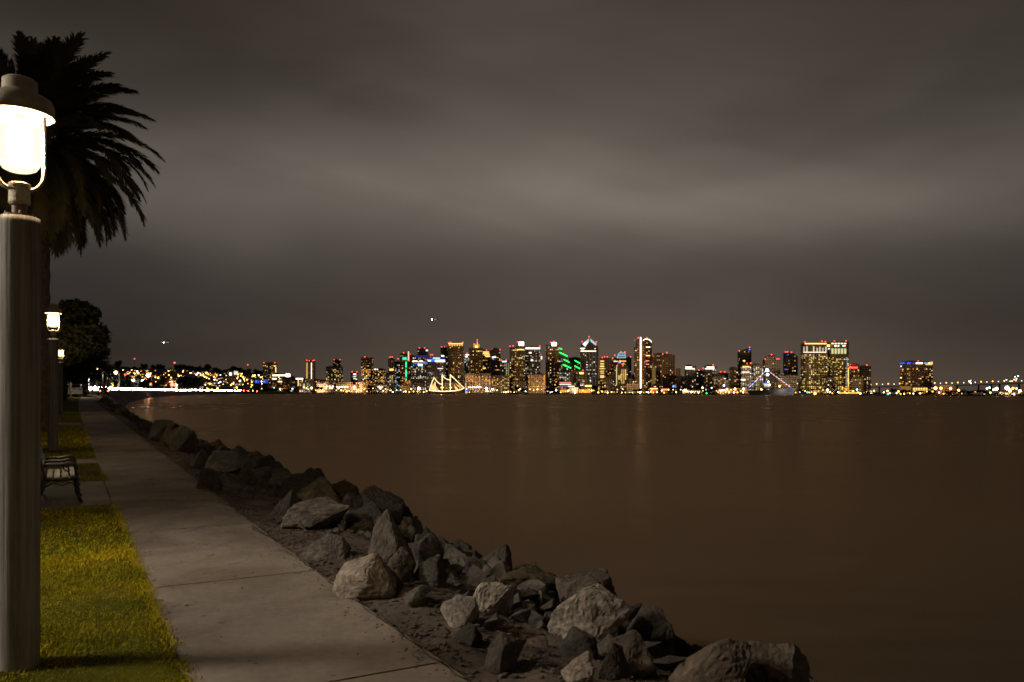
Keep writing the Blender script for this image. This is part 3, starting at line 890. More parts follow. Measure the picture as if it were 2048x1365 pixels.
# broken stone packed between the boulders
rub = [boulder_mesh(300 + i, 1, 0.8, 9) for i in range(6)]
rv = [([v.co.copy() for v in me.vertices], [tuple(f.vertices) for f in me.polygons]) for me in rub]
b = MB(); ru = random.Random(17)
for _ in range(1500):
    s = 3.5 + 32 * ru.random() ** 1.3; k_ = bank_k(s)
    t = ru.triangular(0.35, 4.2, 2.4) * k_ if s > 9 else ru.triangular(0.5, 4.2, 3.0)
    z = bank_z(s, t)
    if z < WATER_Z - 0.3: continue
    sz = ru.uniform(0.07, 0.30) if t > 1.3 * k_ else ru.uniform(0.04, 0.13)
    p = SE(s, ER + curve(s) + t, z); an = ru.uniform(0, 6.28); ca, sa = math.cos(an), math.sin(an); ti = ru.uniform(-0.5, 0.5)
    vs, fs = ru.choice(rv); hz_ = sz * ru.uniform(0.5, 0.95)
    b.add([(p.x + sz * (v.x * ca - v.y * sa), p.y + sz * (v.x * sa + v.y * ca), p.z + hz_ * v.z + sz * v.x * ti * 0.5) for v in vs], fs)
rb = b.build('rubble', M['stone']); rb.color = (0.85, 0.82, 0.78, 1); tag(rb, 'small broken stones packed between the boulders of the bank', 'rubble', kind='stuff')
for me in rub: bpy.data.meshes.remove(me)

# loose pebbles and clods in the soil of the bank
b = MB(); rp = random.Random(9)
ico = [(0,0,1),(0.89,0,0.45),(0.28,0.85,0.45),(-0.72,0.53,0.45),(-0.72,-0.53,0.45),(0.28,-0.85,0.45),(0.72,0.53,-0.45),(-0.28,0.85,-0.45),(-0.89,0,-0.45),(-0.28,-0.85,-0.45),(0.72,-0.53,-0.45),(0,0,-1)]
icf = [(0,1,2),(0,2,3),(0,3,4),(0,4,5),(0,5,1),(1,6,2),(2,7,3),(3,8,4),(4,9,5),(5,10,1),(6,7,2),(7,8,3),(8,9,4),(9,10,5),(10,6,1),(6,11,7),(7,11,8),(8,11,9),(9,11,10),(10,11,6)]
for _ in range(11000):
    s = rp.uniform(2.5, 16) if rp.random() < 0.75 else rp.uniform(16, 34); t = abs(rp.gauss(0.2, 1.1)) + 0.01 if rp.random() < 0.93 else -abs(rp.gauss(0, 0.09))
    if t > 2.8: continue
    r_ = min(abs(rp.gauss(0, 0.010)) + 0.004, 0.05) if t > 0 else rp.uniform(0.003, 0.009)
    p = SE(s, ER + curve(s) + t, (bank_z(s, t) if t > 0 else zg(s)) + r_ * 0.3)
    sx, sy, sz = r_ * rp.uniform(0.7, 1.4), r_ * rp.uniform(0.7, 1.4), r_ * rp.uniform(0.3, 0.7)
    an = rp.uniform(0, 6.28); ca, sa = math.cos(an), math.sin(an)
    b.add([(p.x + (x*sx)*ca - (y*sy)*sa, p.y + (x*sx)*sa + (y*sy)*ca, p.z + z*sz) for x, y, z in [(v[0]*rp.uniform(0.75, 1.2), v[1]*rp.uniform(0.75, 1.2), v[2]) for v in ico]], icf)
pb = b.build('gravel', M['soil']); tag(pb, 'loose pebbles and clods in the soil beside the walk', 'gravel', kind='stuff')
# dry leaves and grit on the walk
plain('dry_leaf', (0.06, 0.045, 0.035), 0.9, 0, 0.4, 20)
b = MB()
for _ in range(420):
    s = rp.uniform(3, 16); e_ = EL + curve(s) + (ER - EL) * rp.random() ** 0.8
    r_ = rp.choice((0.006, 0.008, 0.012, 0.02)) * rp.uniform(0.6, 1.2); an = rp.uniform(0, 6.28)
    p = SE(s, e_, zg(s) + 0.004)
    u_, v_ = Vector((math.cos(an), math.sin(an), 0)) * r_, Vector((-math.sin(an), math.cos(an), 0)) * r_ * 0.5
    h = rp.uniform(0.001, 0.01)
    b.add([p - u_, p + v_ + Vector((0, 0, h * 0.4)), p + u_ + Vector((0, 0, h)), p - v_ + Vector((0, 0, h * 0.2))], [(0, 1, 2, 3)])
lf = b.build('litter', M['dry_leaf']); tag(lf, 'dry leaf scraps and grit scattered on the walk', 'litter', kind='stuff')

# grass of the lawn
b = MB(); rg = random.Random(3)
def blade(s, e_, h, w):
    an = rg.uniform(0, 6.28); lean = rg.uniform(0.1, 0.9) * h
    p = SE(s, e_, zg(s) + 0.008)
    d = Vector((math.cos(an), math.sin(an), 0)); sd = Vector((-d.y, d.x, 0)) * w
    m_ = p + d * lean * 0.35 + Vector((0, 0, h * 0.62)); tp = p + d * lean + Vector((0, 0, h * rg.uniform(0.75, 1.0)))
    b.add([p - sd, p + sd, m_ + sd * 0.7, m_ - sd * 0.7, tp], [(0, 1, 2, 3), (3, 2, 4)])
def lawn_blades(n, s0, s1, e0, h0, h1, w):
    for _ in range(n):
        s = s0 + (s1 - s0) * rg.random() ** 1.35
        ee = EL + curve(s) + 0.05 * noise.noise(Vector((s * 1.7, 3, 0))) + 0.035 * noise.noise(Vector((s * 6.0, 8, 0)))
        e_ = rg.uniform(e0, ee + 0.02)
        if 12.15 < s < 14.95 and e_ > -1.35 or 18.15 < s < 19.25: continue
        den = noise.noise(Vector((s * 1.1, e_ * 1.1, 4))) + 0.5 * noise.noise(Vector((s * 4.1, e_ * 4.1, 9)))
        if den < -0.42 and rg.random() < 0.35: continue
        blade(s, e_, rg.uniform(h0, h1) * (1 + 0.5 * den) * (1.6 if rg.random() < 0.02 else 1), w)
lawn_blades(60000, 2.6, 9.0, -0.75, 0.016, 0.042, 0.0028)
lawn_blades(22000, 8.5, 18.0, -1.0, 0.02, 0.045, 0.005)
lawn_blades(9000, 18.0, 45.0, -1.2, 0.03, 0.06, 0.012)
# ragged fringe where grass creeps over the walk
for _ in range(3500):
    s = rg.uniform(3, 16)
    if 12.1 < s < 15.0: continue
    ee = EL + curve(s) + 0.05 * noise.noise(Vector((s * 1.7, 3, 0))) + 0.035 * noise.noise(Vector((s * 6.0, 8, 0)))
    blade(s, ee + abs(rg.gauss(0, 0.035)), rg.uniform(0.012, 0.03), 0.003)
gr = b.build('grass', M['blade']); tag(gr, 'yellow green lawn grass beside the walk', 'grass', kind='stuff')

# ------------------------------------------------------------------ palm
def frond_mesh(elev, length, droop, seed):
    rnd = random.Random(seed)
    b = MB(); n = 32
    p = Vector((0.25 * math.cos(elev), 0, 0.25 * math.sin(elev))); a_ = elev; pts = [p.copy()]
    for i in range(n):
        st = length / n
        a_ -= droop * (0.35 + 1.3 * i / n) / n
        a_ = max(a_, -1.52)
        p = p + Vector((math.cos(a_), 0, math.sin(a_))) * st
        pts.append(p.copy())
    b.tube(pts[::2], [0.035 - 0.028 * i / (len(pts[::2]) - 1) for i in range(len(pts[::2]))], 4)
    for i in range(3, n + 1):
        f = i / n
        t = (pts[i] - pts[i-1]).normalized()
        up = Vector((-t.z, 0, t.x))
        L = 0.52 * (0.55 + 0.75 * math.sin(math.pi * min(f * 0.85 + 0.12, 1))) * (0.55 if f > 0.93 else 1)
        for sub in (0.0, 0.2, 0.4, 0.6, 0.8):
            base = pts[i-1].lerp(pts[i], sub)
            for sd in (-1, 1):
                lift = rnd.uniform(-0.05, 0.55)
                d = (t * rnd.uniform(0.62, 0.9) + Vector((0, sd, 0)) * rnd.uniform(0.38, 0.6) + up * lift * 0.35 + Vector((0, 0, -0.18))).normalized()
                w = t * 0.032
                tip = base + d * L * rnd.uniform(0.8, 1.1)
                mid = base.lerp(tip, 0.5) + Vector((0, 0, 0.03))
                b.add([base - w, base + w, mid + w * 1.2, mid - w * 1.2, tip], [(0, 1, 2, 3), (3, 2, 4)])
    return b.mesh('frond', M['palm_leaf'])
def palm_tree(loc, H, L, tr, label, group=None, rings=None, name='palm_tree'):
    t = empty(name, loc); tag(t, label, 'palm tree', group)
    b = MB(); n = 40; sg = 20
    for i in range(n + 1):
        z = -0.3 + (H + 0.3) * i / n
        r_ = tr * (1.25 - 0.25 * min(z / 1.5, 1)) * (1 + 0.05 * math.sin(z * 9)) * (1.35 if i > n - 5 else 1)
        for k in range(sg):
            an = 2*math.pi*k/sg
            rr_ = r_ * (1 + 0.09 * noise.noise(Vector((math.cos(an)*3, math.sin(an)*3, z * 4))))
            b.v.append((rr_*math.cos(an), rr_*math.sin(an), z))
    for i in range(n):
        for k in range(sg):
            q_ = i*sg + k; w = i*sg + (k+1) % sg
            b.f.append((q_, w, w+sg, q_+sg))
    b.f.append(tuple(range(n*sg, (n+1)*sg)))
    b.build('trunk', M['palm_bark'], t)
    rnd = random.Random(77)
    for ri, (el_, dr, cnt, ln) in enumerate(rings):
        ms = [frond_mesh(el_ + rnd.uniform(-0.08, 0.08), L * ln * rnd.uniform(0.93, 1.05), dr * rnd.uniform(0.85, 1.15), ri * 10 + k) for k in range(2)]
        ph = rnd.uniform(0, 6.28)
        for k in range(cnt):
            o = link('frond', ms[k % 2], t, (0, 0, H + 0.05 * ri * -1))
            o.rotation_euler.z = ph + 6.283 * k / cnt + rnd.uniform(-0.2, 0.2)
            sc = rnd.uniform(0.9, 1.06); o.scale = (sc, sc, sc)
    return t
RINGS = [(1.45, 0.35, 9, 0.86), (1.2, 0.75, 14, 0.9), (0.95, 1.0, 17, 0.95), (0.70, 1.15, 19, 0.98), (0.46, 1.25, 20, 1.0), (0.22, 1.3, 20, 1.0), (-0.02, 1.35, 20, 0.99), (-0.28, 1.3, 20, 0.96), (-0.56, 1.05, 19, 0.92), (-0.88, 0.65, 16, 0.87), (-1.2, 0.3, 11, 0.78)]
YP = 26.0
q = P(74, 787, YP); s_, _ = to_se(q)
zc = P(74, 276, YP).z
palm_tree((q.x, q.y, zg(s_)), zc - zg(s_), 3.72, 0.36, 'tall date palm with a full crown behind the large lamp post', None, RINGS)

# ------------------------------------------------------------------ broadleaf trees
def crown_mesh(name, mat, rx, ry, rz, n, leaf, seed, lumps=9):
    rnd = random.Random(seed); b = MB()
    cl = []
    for _ in range(lumps):
        v = Vector((rnd.gauss(0, 1), rnd.gauss(0, 1), rnd.gauss(0, 1))).normalized() * rnd.uniform(0.2, 0.78)
        cl.append((v, rnd.uniform(0.20, 0.44)))
    for _ in range(n):
        c_, r_ = rnd.choice(cl)
        d = Vector((rnd.gauss(0, 1), rnd.gauss(0, 1), rnd.gauss(0, 1))).normalized()
        p = c_ + d * r_ * (rnd.random() ** 0.35)
        p = Vector((p.x * rx, p.y * ry, p.z * rz))
        u = Vector((rnd.gauss(0, 1), rnd.gauss(0, 1), rnd.gauss(0, 1))).normalized() * leaf * rnd.uniform(0.5, 1.2)
        w = u.cross(Vector((rnd.gauss(0, 1), rnd.gauss(0, 1), rnd.gauss(0, 1)))).normalized() * leaf * rnd.uniform(0.3, 0.6)
        b.add([p - u, p + w, p + u * rnd.uniform(0.8, 1.6), p - w], [(0, 1, 2, 3)])
    return b.mesh(name, mat)
def tree(loc, zc, rx, rz, n, leaf, seed, label, mat='dark_leaf', group=None, ry=None, name='tree', trunk_r=0.25):
    t = empty(name, loc); tag(t, label, 'tree', group)
    H = zc
    b = MB(); rnd = random.Random(seed)
    b.tube([(0, 0, -0.3), (0.05, 0, H * 0.35), (0.0, 0.1, H * 0.7)], [trunk_r * 1.3, trunk_r, trunk_r * 0.75], 9)
    for k in range(6):
        an = k * 1.05 + rnd.uniform(-0.3, 0.3)
        b.tube([(0, 0.05, H * 0.55), (rx * 0.3 * math.cos(an), rx * 0.3 * math.sin(an), H * 0.85), (rx * 0.65 * math.cos(an), rx * 0.65 * math.sin(an), H * 1.08)], [trunk_r * 0.5, trunk_r * 0.32, trunk_r * 0.12], 6)
    b.build('trunk', M['bark'], t)
    c_ = crown_mesh('crown', M[mat], rx, ry or rx, rz, n, leaf, seed, 17)
    link('crown', c_, t, (0, 0, H))
    return t
def tree_px(px, Y, ytop, ybot, halfw, n, leaf, seed, label, mat='dark_leaf', group=None, z0=None, name='tree', tr=0.25):
    q = P(px, 787, Y); s_, _ = to_se(q)
    z0 = zg(min(s_, 200)) if z0 is None else z0
    zt, zb = P(px, ytop, Y).z, P(px, ybot, Y).z
    return tree((q.x, q.y, z0), (zt + zb) / 2 - z0, halfw / F * Y, (zt - zb) / 2, n, leaf, seed, label, mat, group, name=name, trunk_r=tr)
tree_px(56, 46, 536, 790, 190, 22000, 0.21, 3, 'big dark broadleaf tree standing behind the second lamp post', tr=0.4)
tree_px(128, 78, 630, 784, 84, 9000, 0.26, 4, 'dark tree right behind the big broadleaf tree, lower branches', group='trees beside the road')
tree_px(176, 205, 690, 784, 50, 6000, 0.36, 5, 'dense dark tree beside the street lights', group='trees beside the road')
tree_px(216, 330, 712, 788, 34, 4000, 0.45, 6, 'round dark tree where the road begins to bend', group='trees beside the road')
tree_px(252, 480, 740, 786, 32, 3000, 0.6, 7, 'low dark tree beyond the round one', group='trees beside the road')
tree_px(290, 520, 756, 782, 30, 2500, 0.9, 8, 'low bushy tree behind the red traffic light', group='trees beside the road', z0=2.6)
tree_px(380, 1350, 745, 782, 34, 2500, 1.9, 9, 'broad dark tree above the line of headlights', group='trees beside the road', z0=4)
tree_px(328, 760, 748, 776, 11, 1800, 0.8, 10, 'small tree coloured yellow green as if lamplit', 'lit_tint_leaf', z0=3.0)
# ------------------------------------------------------------------ the city across the bay
LC = dict(R=(1, 0.05, 0.03), W=(1, 0.86, 0.64), Y=(1, 0.62, 0.16), A=(1, 0.36, 0.055), G=(0.03, 1.5, 0.17), B=(0.06, 0.18, 1.6), C=(0.42, 0.78, 1), T=(0.05, 1, 0.55), P=(0.25, 0.18, 0.8), K=(1, 0.30, 0.22), L=(0.95, 0.95, 0.45))
PAL = {'warm': 'YYYYWAA', 'gold': 'YYYYYYL', 'white': 'WWWWCY', 'mixed': 'YWYWACY', 'amber': 'AYYAYK', 'cool': 'CWCWWY'}
def glow(c, k): 
    v = LC[c]; return (v[0] * k, v[1] * k, v[2] * k)
MARKS = [(560, 'far to the left of the downtown towers'), (650, 'near the slim tower with two lit stripes'), (760, 'behind the long pier building'), (860, 'beside the red and green lit tower'), (930, 'behind the tall ship'),
         (1010, 'beneath the tower with the golden box crown'), (1100, 'between the two towers with glaring white tops'), (1200, 'near the tower with the pointed white crown'), (1260, 'beside the tower with the blue glass top'),
         (1350, 'near the tower with the white light line'), (1460, 'near the twin blocks with white roof bands'), (1600, 'behind the museum ship'), (1700, 'at the foot of the twin gold hotel'), (1800, 'beyond the red sign hotel'), (1900, 'beside the blue topped hotel'), (3000, 'under the long bridge')]
def near(px): return next(p for lim, p in MARKS if px < lim)

def tower(x0, x1, top, dY, label, mat='tan', lit=0.2, pal='warm', k=(0.8, 3.0), outline=None, beacons=(), strips=(), bands=(), cell=(5.0, 4.0), win=(2.8, 2.0), cols=None, plant=True, group=None, cat='tower', name='tower', seed=None, wtop=0.0, ybase=None, depth=None):
    xc = (x0 + x1) / 2; Y = yshore(xc) + dY
    base = P(xc, 787, Y); zb = 1.0 if ybase is None else P(xc, ybase, Y).z
    loc = Vector((base.x, Y, zb))
    rnd = random.Random(seed if seed is not None else int(x0 * 7 + top * 13))
    t = empty(name, loc); tag(t, label, cat, group)
    W = (x1 - x0) / F * Y
    d = depth or min(max(W * 0.55, 12), 34)
    loc_of = lambda px, py, off=0.0: P(px, py, Y) - loc + Vector((0, off, 0))
    # the inner side wall shows a little: narrow the front by what the side takes
    du = abs(xc - 1024) / F * d / (Y + d) * F
    fx0, fx1 = (x0 + du, x1) if xc > 1024 else (x0, x1 - du)
    if outline is None: outline = [(fx0, top), (fx1, top)]
    else: outline = [(min(max(x, fx0), fx1), y) for x, y in outline]
    front = [loc_of(x, y) for x, y in outline]
    poly = [(front[0].x, -0.5)] + [(v.x, v.z) for v in front] + [(front[-1].x, -0.5)]
    n = len(poly)
    b = MB()
    b.add([(x, 0, z) for x, z in poly] + [(x, d, z) for x, z in poly], [tuple(range(n)), tuple(reversed(range(n, 2*n)))] + [(i, n + i, n + (i+1) % n, (i+1) % n) for i in range(n)])
    b.build('wall', M[mat], t)
    zt = max(v.z for v in front); xl, xr = front[0].x, front[-1].x
    def topat(x):
        for p0, p1 in zip(front, front[1:]):
            if p0.x <= x <= p1.x and p1.x > p0.x: return p0.z + (p1.z - p0.z) * (x - p0.x) / (p1.x - p0.x)
        return zt
    if plant and len(outline) == 2:
        pb_ = MB(); w_ = xr - xl; o_ = rnd.uniform(0.1, 0.4)
        pb_.box((xl + w_ * o_, d * 0.25, zt), (xl + w_ * (o_ + 0.45), d * 0.75, zt + rnd.uniform(2.5, 5)))
        pb_.build('roof_plant', M['roofing'], t)
        pb_ = MB(); pb_.box((xl - 0.4, -0.4, zt - 1.2), (xr + 0.4, d + 0.4, zt + 0.8)); pb_.build('parapet', M['roofing'], t)
    # lit windows
    g = MB(); cw, ch = cell; ww, wh = win
    nx = max(int((xr - xl - 1) / cw), 1); nz = max(int((zt - wtop - 5) / ch), 1)
    pc = [rnd.uniform(0.3, 1.7) for _ in range(nx)]
    for iz in range(nz):
        fl = rnd.choice((0.25, 0.6, 0.9, 1.2, 2.0)); fc = rnd.choice(PAL[pal]); run = 0
        for ix in range(nx):
            x = xl + (xr - xl) * (ix + 0.5) / nx; z = 3.5 + iz * ch
            if z + wh > topat(x) - 1.5 - wtop: continue
            pr = 1.25 * lit * (fl if cols is None else 1.0) * (pc[ix] if cols is None else (cols if (ix % 2 == 0) else 0.15))
            if run > 0: run -= 1; pr = 0.9
            elif cols is None and rnd.random() < lit * 0.06: run = rnd.randint(1, 4)
            if rnd.random() < pr:
                c_ = fc if rnd.random() < 0.6 else rnd.choice(PAL[pal])
                kk = k[0] * (k[1] / k[0]) ** rnd.random() * (0.35 if rnd.random() < 0.4 else 1)
                xx = x + rnd.uniform(-0.4, 0.4); w2 = ww * rnd.uniform(0.6, 1.1) / 2
                g.add([(xx - w2, -0.12, z), (xx + w2, -0.12, z), (xx + w2, -0.12, z + wh), (xx - w2, -0.12, z + wh)], [(0, 1, 2, 3)], glow(c_, kk))
        sx = xl - 0.12 if xc > 1024 else xr + 0.12
        for iy in range(max(int(d / cw), 1)):
            if rnd.random() < lit * 0.7 * fl:
                y = d * (iy + 0.5) / max(int(d / cw), 1); z = 3.5 + iz * ch
                if z > topat(sx) - 3 - wtop: continue
                g.add([(sx, y - ww/2, z), (sx, y + ww/2, z), (sx, y + ww/2, z + wh), (sx, y - ww/2, z + wh)], [(0, 1, 2, 3)], glow(rnd.choice(PAL[pal]), rnd.uniform(k[0], k[1]) * 0.8))
    if g.v:
        o = g.build('lit_windows', M['glow'], t); o['kind'] = 'stuff'
    for px, py in beacons:
        v = loc_of(px, py); mb = MB(); zr = max(topat(min(max(v.x, xl), xr)), 0)
        v.y = min(4.0, d * 0.3); v.x = min(max(v.x, xl + 0.5), xr - 0.5)
        if v.z > zr: mb.tube([(v.x, v.y, zr - 0.3), (v.x, v.y, v.z)], 0.25, 5, (0.01, 0.01, 0.01))
        mb.ball(v, 1.45, 8, 5, glow('R', 7.0)); mb.ball(v, 0.8, 6, 4, glow('R', 7.0))
        mb.build('beacon', M['glow'], t)
    for st in strips:
        xa, ya, xb, yb, r_, c_, kk = st
        mb = MB(); mb.tube([loc_of(xa, ya, -0.6), loc_of(xb, yb, -0.6)], r_ / F * Y, 5, glow(c_, kk)); mb.build('light_strip', M['glow'], t)
    for bd in bands:
        xa, ya, xb, yb, c_, kk = bd
        p0, p1 = loc_of(xa, yb, -0.9), loc_of(xb, ya, -0.9)
        mb = MB(); mb.box((p0.x, -0.9, p0.z), (p1.x, -0.3, p1.z), glow(c_, kk)); mb.build('lit_band', M['glow'], t)  # bands emit; floodlit wall and crown parts are put in as glow too
    t['front'] = Y
    return t, loc_of
T = tower
T(526, 554, 727, 300, 'hotel slab with a column of yellow windows, far left of the downtown towers', 'grey', 0.22, 'warm', beacons=((527, 726), (549, 726)), bands=((548, 732, 552, 733.2, 'Y', 3), (551, 735, 552.5, 745, 'Y', 2.2)))
T(612, 631, 723, 250, 'slim tower with two vertical lines of lit windows', 'tan', 0.02, 'warm', beacons=((613, 721), (618, 722), (625, 722), (628, 721)), strips=((623, 726, 623, 758, 0.45, 'W', 3.2),), bands=((613, 726, 615, 757, 'Y', 0.85),))
T(652, 686, 734, 240, 'wide beige block with gold windows at its upper floors', 'pale', 0.20, 'gold')
T(666, 682, 721, 330, 'dark tower rising behind the wide beige block', 'dark', 0.12, 'mixed', beacons=((668, 720), (680, 720)))
T(701, 716, 746, 200, 'low pale tower with a column of white windows', 'grey', 0.1, 'white', beacons=((704, 744), (713, 744)), bands=((707, 748, 712, 750, 'W', 3), (707, 753, 712, 754, 'W', 2), (707, 757, 712, 758, 'W', 2)))
T(722, 747, 716, 230, 'red brown condominium tower with scattered lamps on its balconies', 'brown', 0.22, 'warm', k=(1, 5), beacons=((729, 714), (737, 716), (745, 720)))
T(746, 771, 739, 280, 'square block with a row of white lights on its roof', 'dark', 0.3, 'warm', bands=((749, 738.5, 752, 740, 'W', 5), (754, 738.5, 756, 740, 'W', 4)))
T(776, 790, 719, 260, 'slender grey tower with a lit band halfway up', 'grey', 0.08, 'warm', beacons=((780, 714.5), (784, 714.5)), bands=((779, 738, 787, 741.5, 'Y', 2.0),))
T(790, 801, 724, 280, 'narrow dark tower next to the slender grey one', 'dark', 0.22, 'cool', beacons=((796, 718),))
T(800, 822, 708, 220, 'tower outlined with a red light line above a green one', 'dark', 0.20, 'amber', beacons=((807, 706), (805, 710), (826, 709)), strips=((817, 703.5, 817, 721, 0.55, 'K', 5), (812.2, 724.5, 812.2, 735, 0.5, 'T', 3.5), (812.2, 740, 812.2, 754, 0.5, 'T', 3.5), (812.2, 758, 812.2, 761, 0.5, 'T', 3)), bands=((815.5, 706, 819.5, 721, 'R', 0.9), (805, 715, 813.5, 720, 'T', 1.1), (810.5, 722, 814, 758, 'G', 0.22)))
T(822, 862, 711, 210, 'wide block with a violet lit parapet and white office floors', 'purple', 0.3, 'white', bands=((828, 711, 858, 716, 'P', 0.12), (825, 722, 835, 724, 'W', 3), (839, 722, 845, 724, 'W', 3.6), (836, 728.5, 845, 732, 'C', 4), (829, 727, 838, 728.5, 'B', 1.2), (845, 726, 858, 727.3, 'P', 1.5)))
T(835, 856, 698, 320, 'pale square tower behind the violet lit block', 'grey', 0.06, 'cool', beacons=((838.5, 696.3), (849, 696.3)), bands=((852, 700, 855.5, 702.5, 'C', 3),))
T(855, 892, 719, 180, 'block with a glaring blue and white lit top floor', 'purple', 0.10, 'cool', beacons=((861, 710), (864.5, 710)), bands=((855, 719, 890, 720.6, 'B', 2.0), (866, 716, 880, 717.6, 'C', 2.2), (856, 721, 862, 723, 'C', 4), (870.5, 720.8, 889.5, 724, 'W', 5), (860, 721, 870, 724, 'B', 1.0), (875, 737, 886, 738, 'W', 2.2)))
T(881, 896, 696, 330, 'dark tower with a bluish upper floor beside the gold banded tower', 'dark', 0.13, 'cool', beacons=((883, 693.8), (889, 693.8)), bands=((883, 711.5, 888, 713.5, 'W', 5),))
T(896, 927, 687, 270, 'broad tower with a golden band round its top', 'brown', 0.09, 'warm', beacons=((897, 685.8), (901, 685), (924, 686), (928, 685.2)), bands=((897, 687, 926, 688.6, 'Y', 2.2), (898, 689.4, 901, 692.5, 'Y', 1.0), (903, 689.4, 906, 692.5, 'Y', 1.0), (908, 689.4, 911, 692.5, 'Y', 1.0), (913, 689.4, 916, 692.5, 'Y', 1.0), (918, 689.4, 921, 692.5, 'Y', 1.0), (923, 689.4, 925.5, 692.5, 'Y', 1.0)))
T(928, 940, 709, 340, 'small tower with white roof lamps between two tall ones', 'grey', 0.16, 'white', beacons=((934, 707),), bands=((931, 709.5, 938, 710.6, 'W', 4), (931, 713, 935, 715, 'C', 4)))
_t, _lo = T(938, 966, 696, 260, 'dark tower with a golden box crown and a white spire', 'olive', 0.15, 'warm', k=(1.0, 4.5), beacons=((948, 688.5),), plant=False)
b = MB(); p0, p1 = _lo(947, 696), _lo(958.5, 688.5); b.box((p0.x, 3, p0.z - 1), (p1.x, 20, p1.z), glow('A', 0.85)); b.build('crown', M['glow'], _t)
b = MB(); p0, p1 = _lo(950.5, 695.5), _lo(955, 692); b.box((p0.x, 2.3, p0.z), (p1.x, 2.9, p1.z), glow('Y', 4.0)); b.build('lit_band', M['glow'], _t)
b = MB(); p0, p1 = _lo(954.2, 688.5, 10), _lo(954.2, 679.8, 10); b.tube([p0, p1], [1.6, 0.25], 6, glow('W', 1.1)); b.ball(p1, 1.2, 6, 4, glow('R', 6)); b.build('spire', M['glow'], _t)
T(962, 982, 702, 300, 'tower with four stepped yellow light bars near its top', 'olive', 0.14, 'gold', beacons=((973, 701),), bands=((964, 704, 978, 705, 'Y', 3), (965, 707, 978.5, 708, 'Y', 3), (968, 710, 979.5, 711, 'Y', 3), (971, 713, 980, 714, 'Y', 3), (964, 736, 971, 738, 'Y', 2)))
T(981, 1001, 697, 280, 'dark round topped tower with a red lamp at each shoulder', 'purple', 0.11, 'warm', outline=[(981, 703), (984, 699), (989, 696), (994, 696), (998, 699), (1001, 703)], beacons=((984.5, 699), (1000, 699.5)), bands=((984, 714, 992, 715.5, 'W', 3), (986, 718, 990, 720, 'B', 0.6)))
T(1000, 1019, 722, 240, 'shorter tower with a pale blue roof lamp and a lit edge', 'grey', 0.16, 'warm', beacons=((1003, 721), (1012, 720.5)), bands=((1004.5, 722.8, 1013, 724.4, 'C', 4), (1012, 727, 1013.5, 768, 'L', 0.28), (1016, 727, 1017.5, 768, 'L', 0.28)))
T(1019, 1050, 692, 220, 'stepped tower with a glaring white light box on its roof, the nearer to the ship', 'olive', 0.17, 'warm', outline=[(1019, 695), (1031, 695), (1031, 692), (1050, 692)], beacons=((1020, 692.8), (1026, 692), (1035, 684)), bands=((1038, 684.5, 1047.5, 691.5, 'W', 8), (1034, 699, 1048, 700.5, 'Y', 2.5), (1037, 716, 1045, 717, 'Y', 2)))
T(1050, 1081, 696, 280, 'grey tower with one long pale light bar along its roof', 'grey', 0.16, 'white', k=(0.6, 2.2), beacons=((1079.5, 692.5), (1081, 709)), bands=((1051, 696, 1080, 698.4, 'L', 3.4), (1058, 705, 1063, 707, 'W', 2.5), (1062, 720, 1066, 722, 'W', 3.5), (1082, 713, 1084, 719, 'W', 2.5)))
T(1091, 1118, 691, 220, 'banded tower with a glaring white light box on its roof, beside the green light bars', 'brown', 0.15, 'warm', beacons=((1101.5, 685), (1108, 683)), bands=((1103.5, 685.5, 1113, 692, 'W', 8),))
T(1117, 1144, 716, 250, 'stepped dark block crossed by slanting green light bars', 'grey', 0.32, 'white', k=(0.8, 3.0), outline=[(1117, 696), (1124, 700), (1124, 706), (1135, 714), (1135, 722), (1144, 726)], wtop=26, strips=((1117.5, 696.8, 1124, 698.6, 0.75, 'G', 2.6), (1118.5, 705, 1135, 713, 0.75, 'G', 2.6), (1127.5, 719.5, 1138.5, 725, 0.75, 'G', 2.6), (1126, 730, 1142, 736.5, 0.75, 'G', 2.6)))
T(1137, 1161, 716, 300, 'flat topped dark block with two green light bars', 'dark', 0.06, 'warm', wtop=10, strips=((1149.5, 721.5, 1160, 727, 0.75, 'G', 2.6), (1149.5, 732.5, 1160, 738, 0.75, 'G', 2.6)))
T(1118, 1144, 742, 150, 'low office block with long white lit floors and a violet base', 'grey', 0.4, 'white', k=(0.6, 2.5), bands=((1119, 765, 1142, 766.4, 'K', 1.4), (1119, 768.5, 1142, 769.8, 'W', 1.8), (1121, 772, 1136, 774, 'P', 0.5)))
T(1143, 1174, 742, 140, 'brown hotel with a bright zigzag of lamps on its face', 'brown', 0.12, 'amber', beacons=((1143.5, 742), (1157, 743), (1166, 741), (1171, 744)), bands=((1159, 745, 1167, 748.5, 'Y', 3), (1161.5, 750, 1163.5, 757, 'Y', 2), (1160, 762, 1168, 764, 'Y', 3.5), (1160, 766, 1162, 771, 'Y', 2)))
_t, _lo = T(1160, 1197, 697, 230, 'tower with a pointed white lit crown and two white light bands', 'dark', 0.10, 'white', k=(0.6, 3.2), plant=False, outline=[(1160, 697), (1164, 688), (1179, 675.5), (1193, 688), (1197, 697)], wtop=30,
   beacons=((1178.6, 673.8), (1164.5, 683.5), (1193, 684)), bands=((1160.5, 696.5, 1170, 698, 'W', 2.5), (1162, 699, 1168, 700.5, 'W', 1.3), (1161, 702, 1192, 703.4, 'W', 2.6), (1189, 697, 1191, 698.5, 'W', 2)))
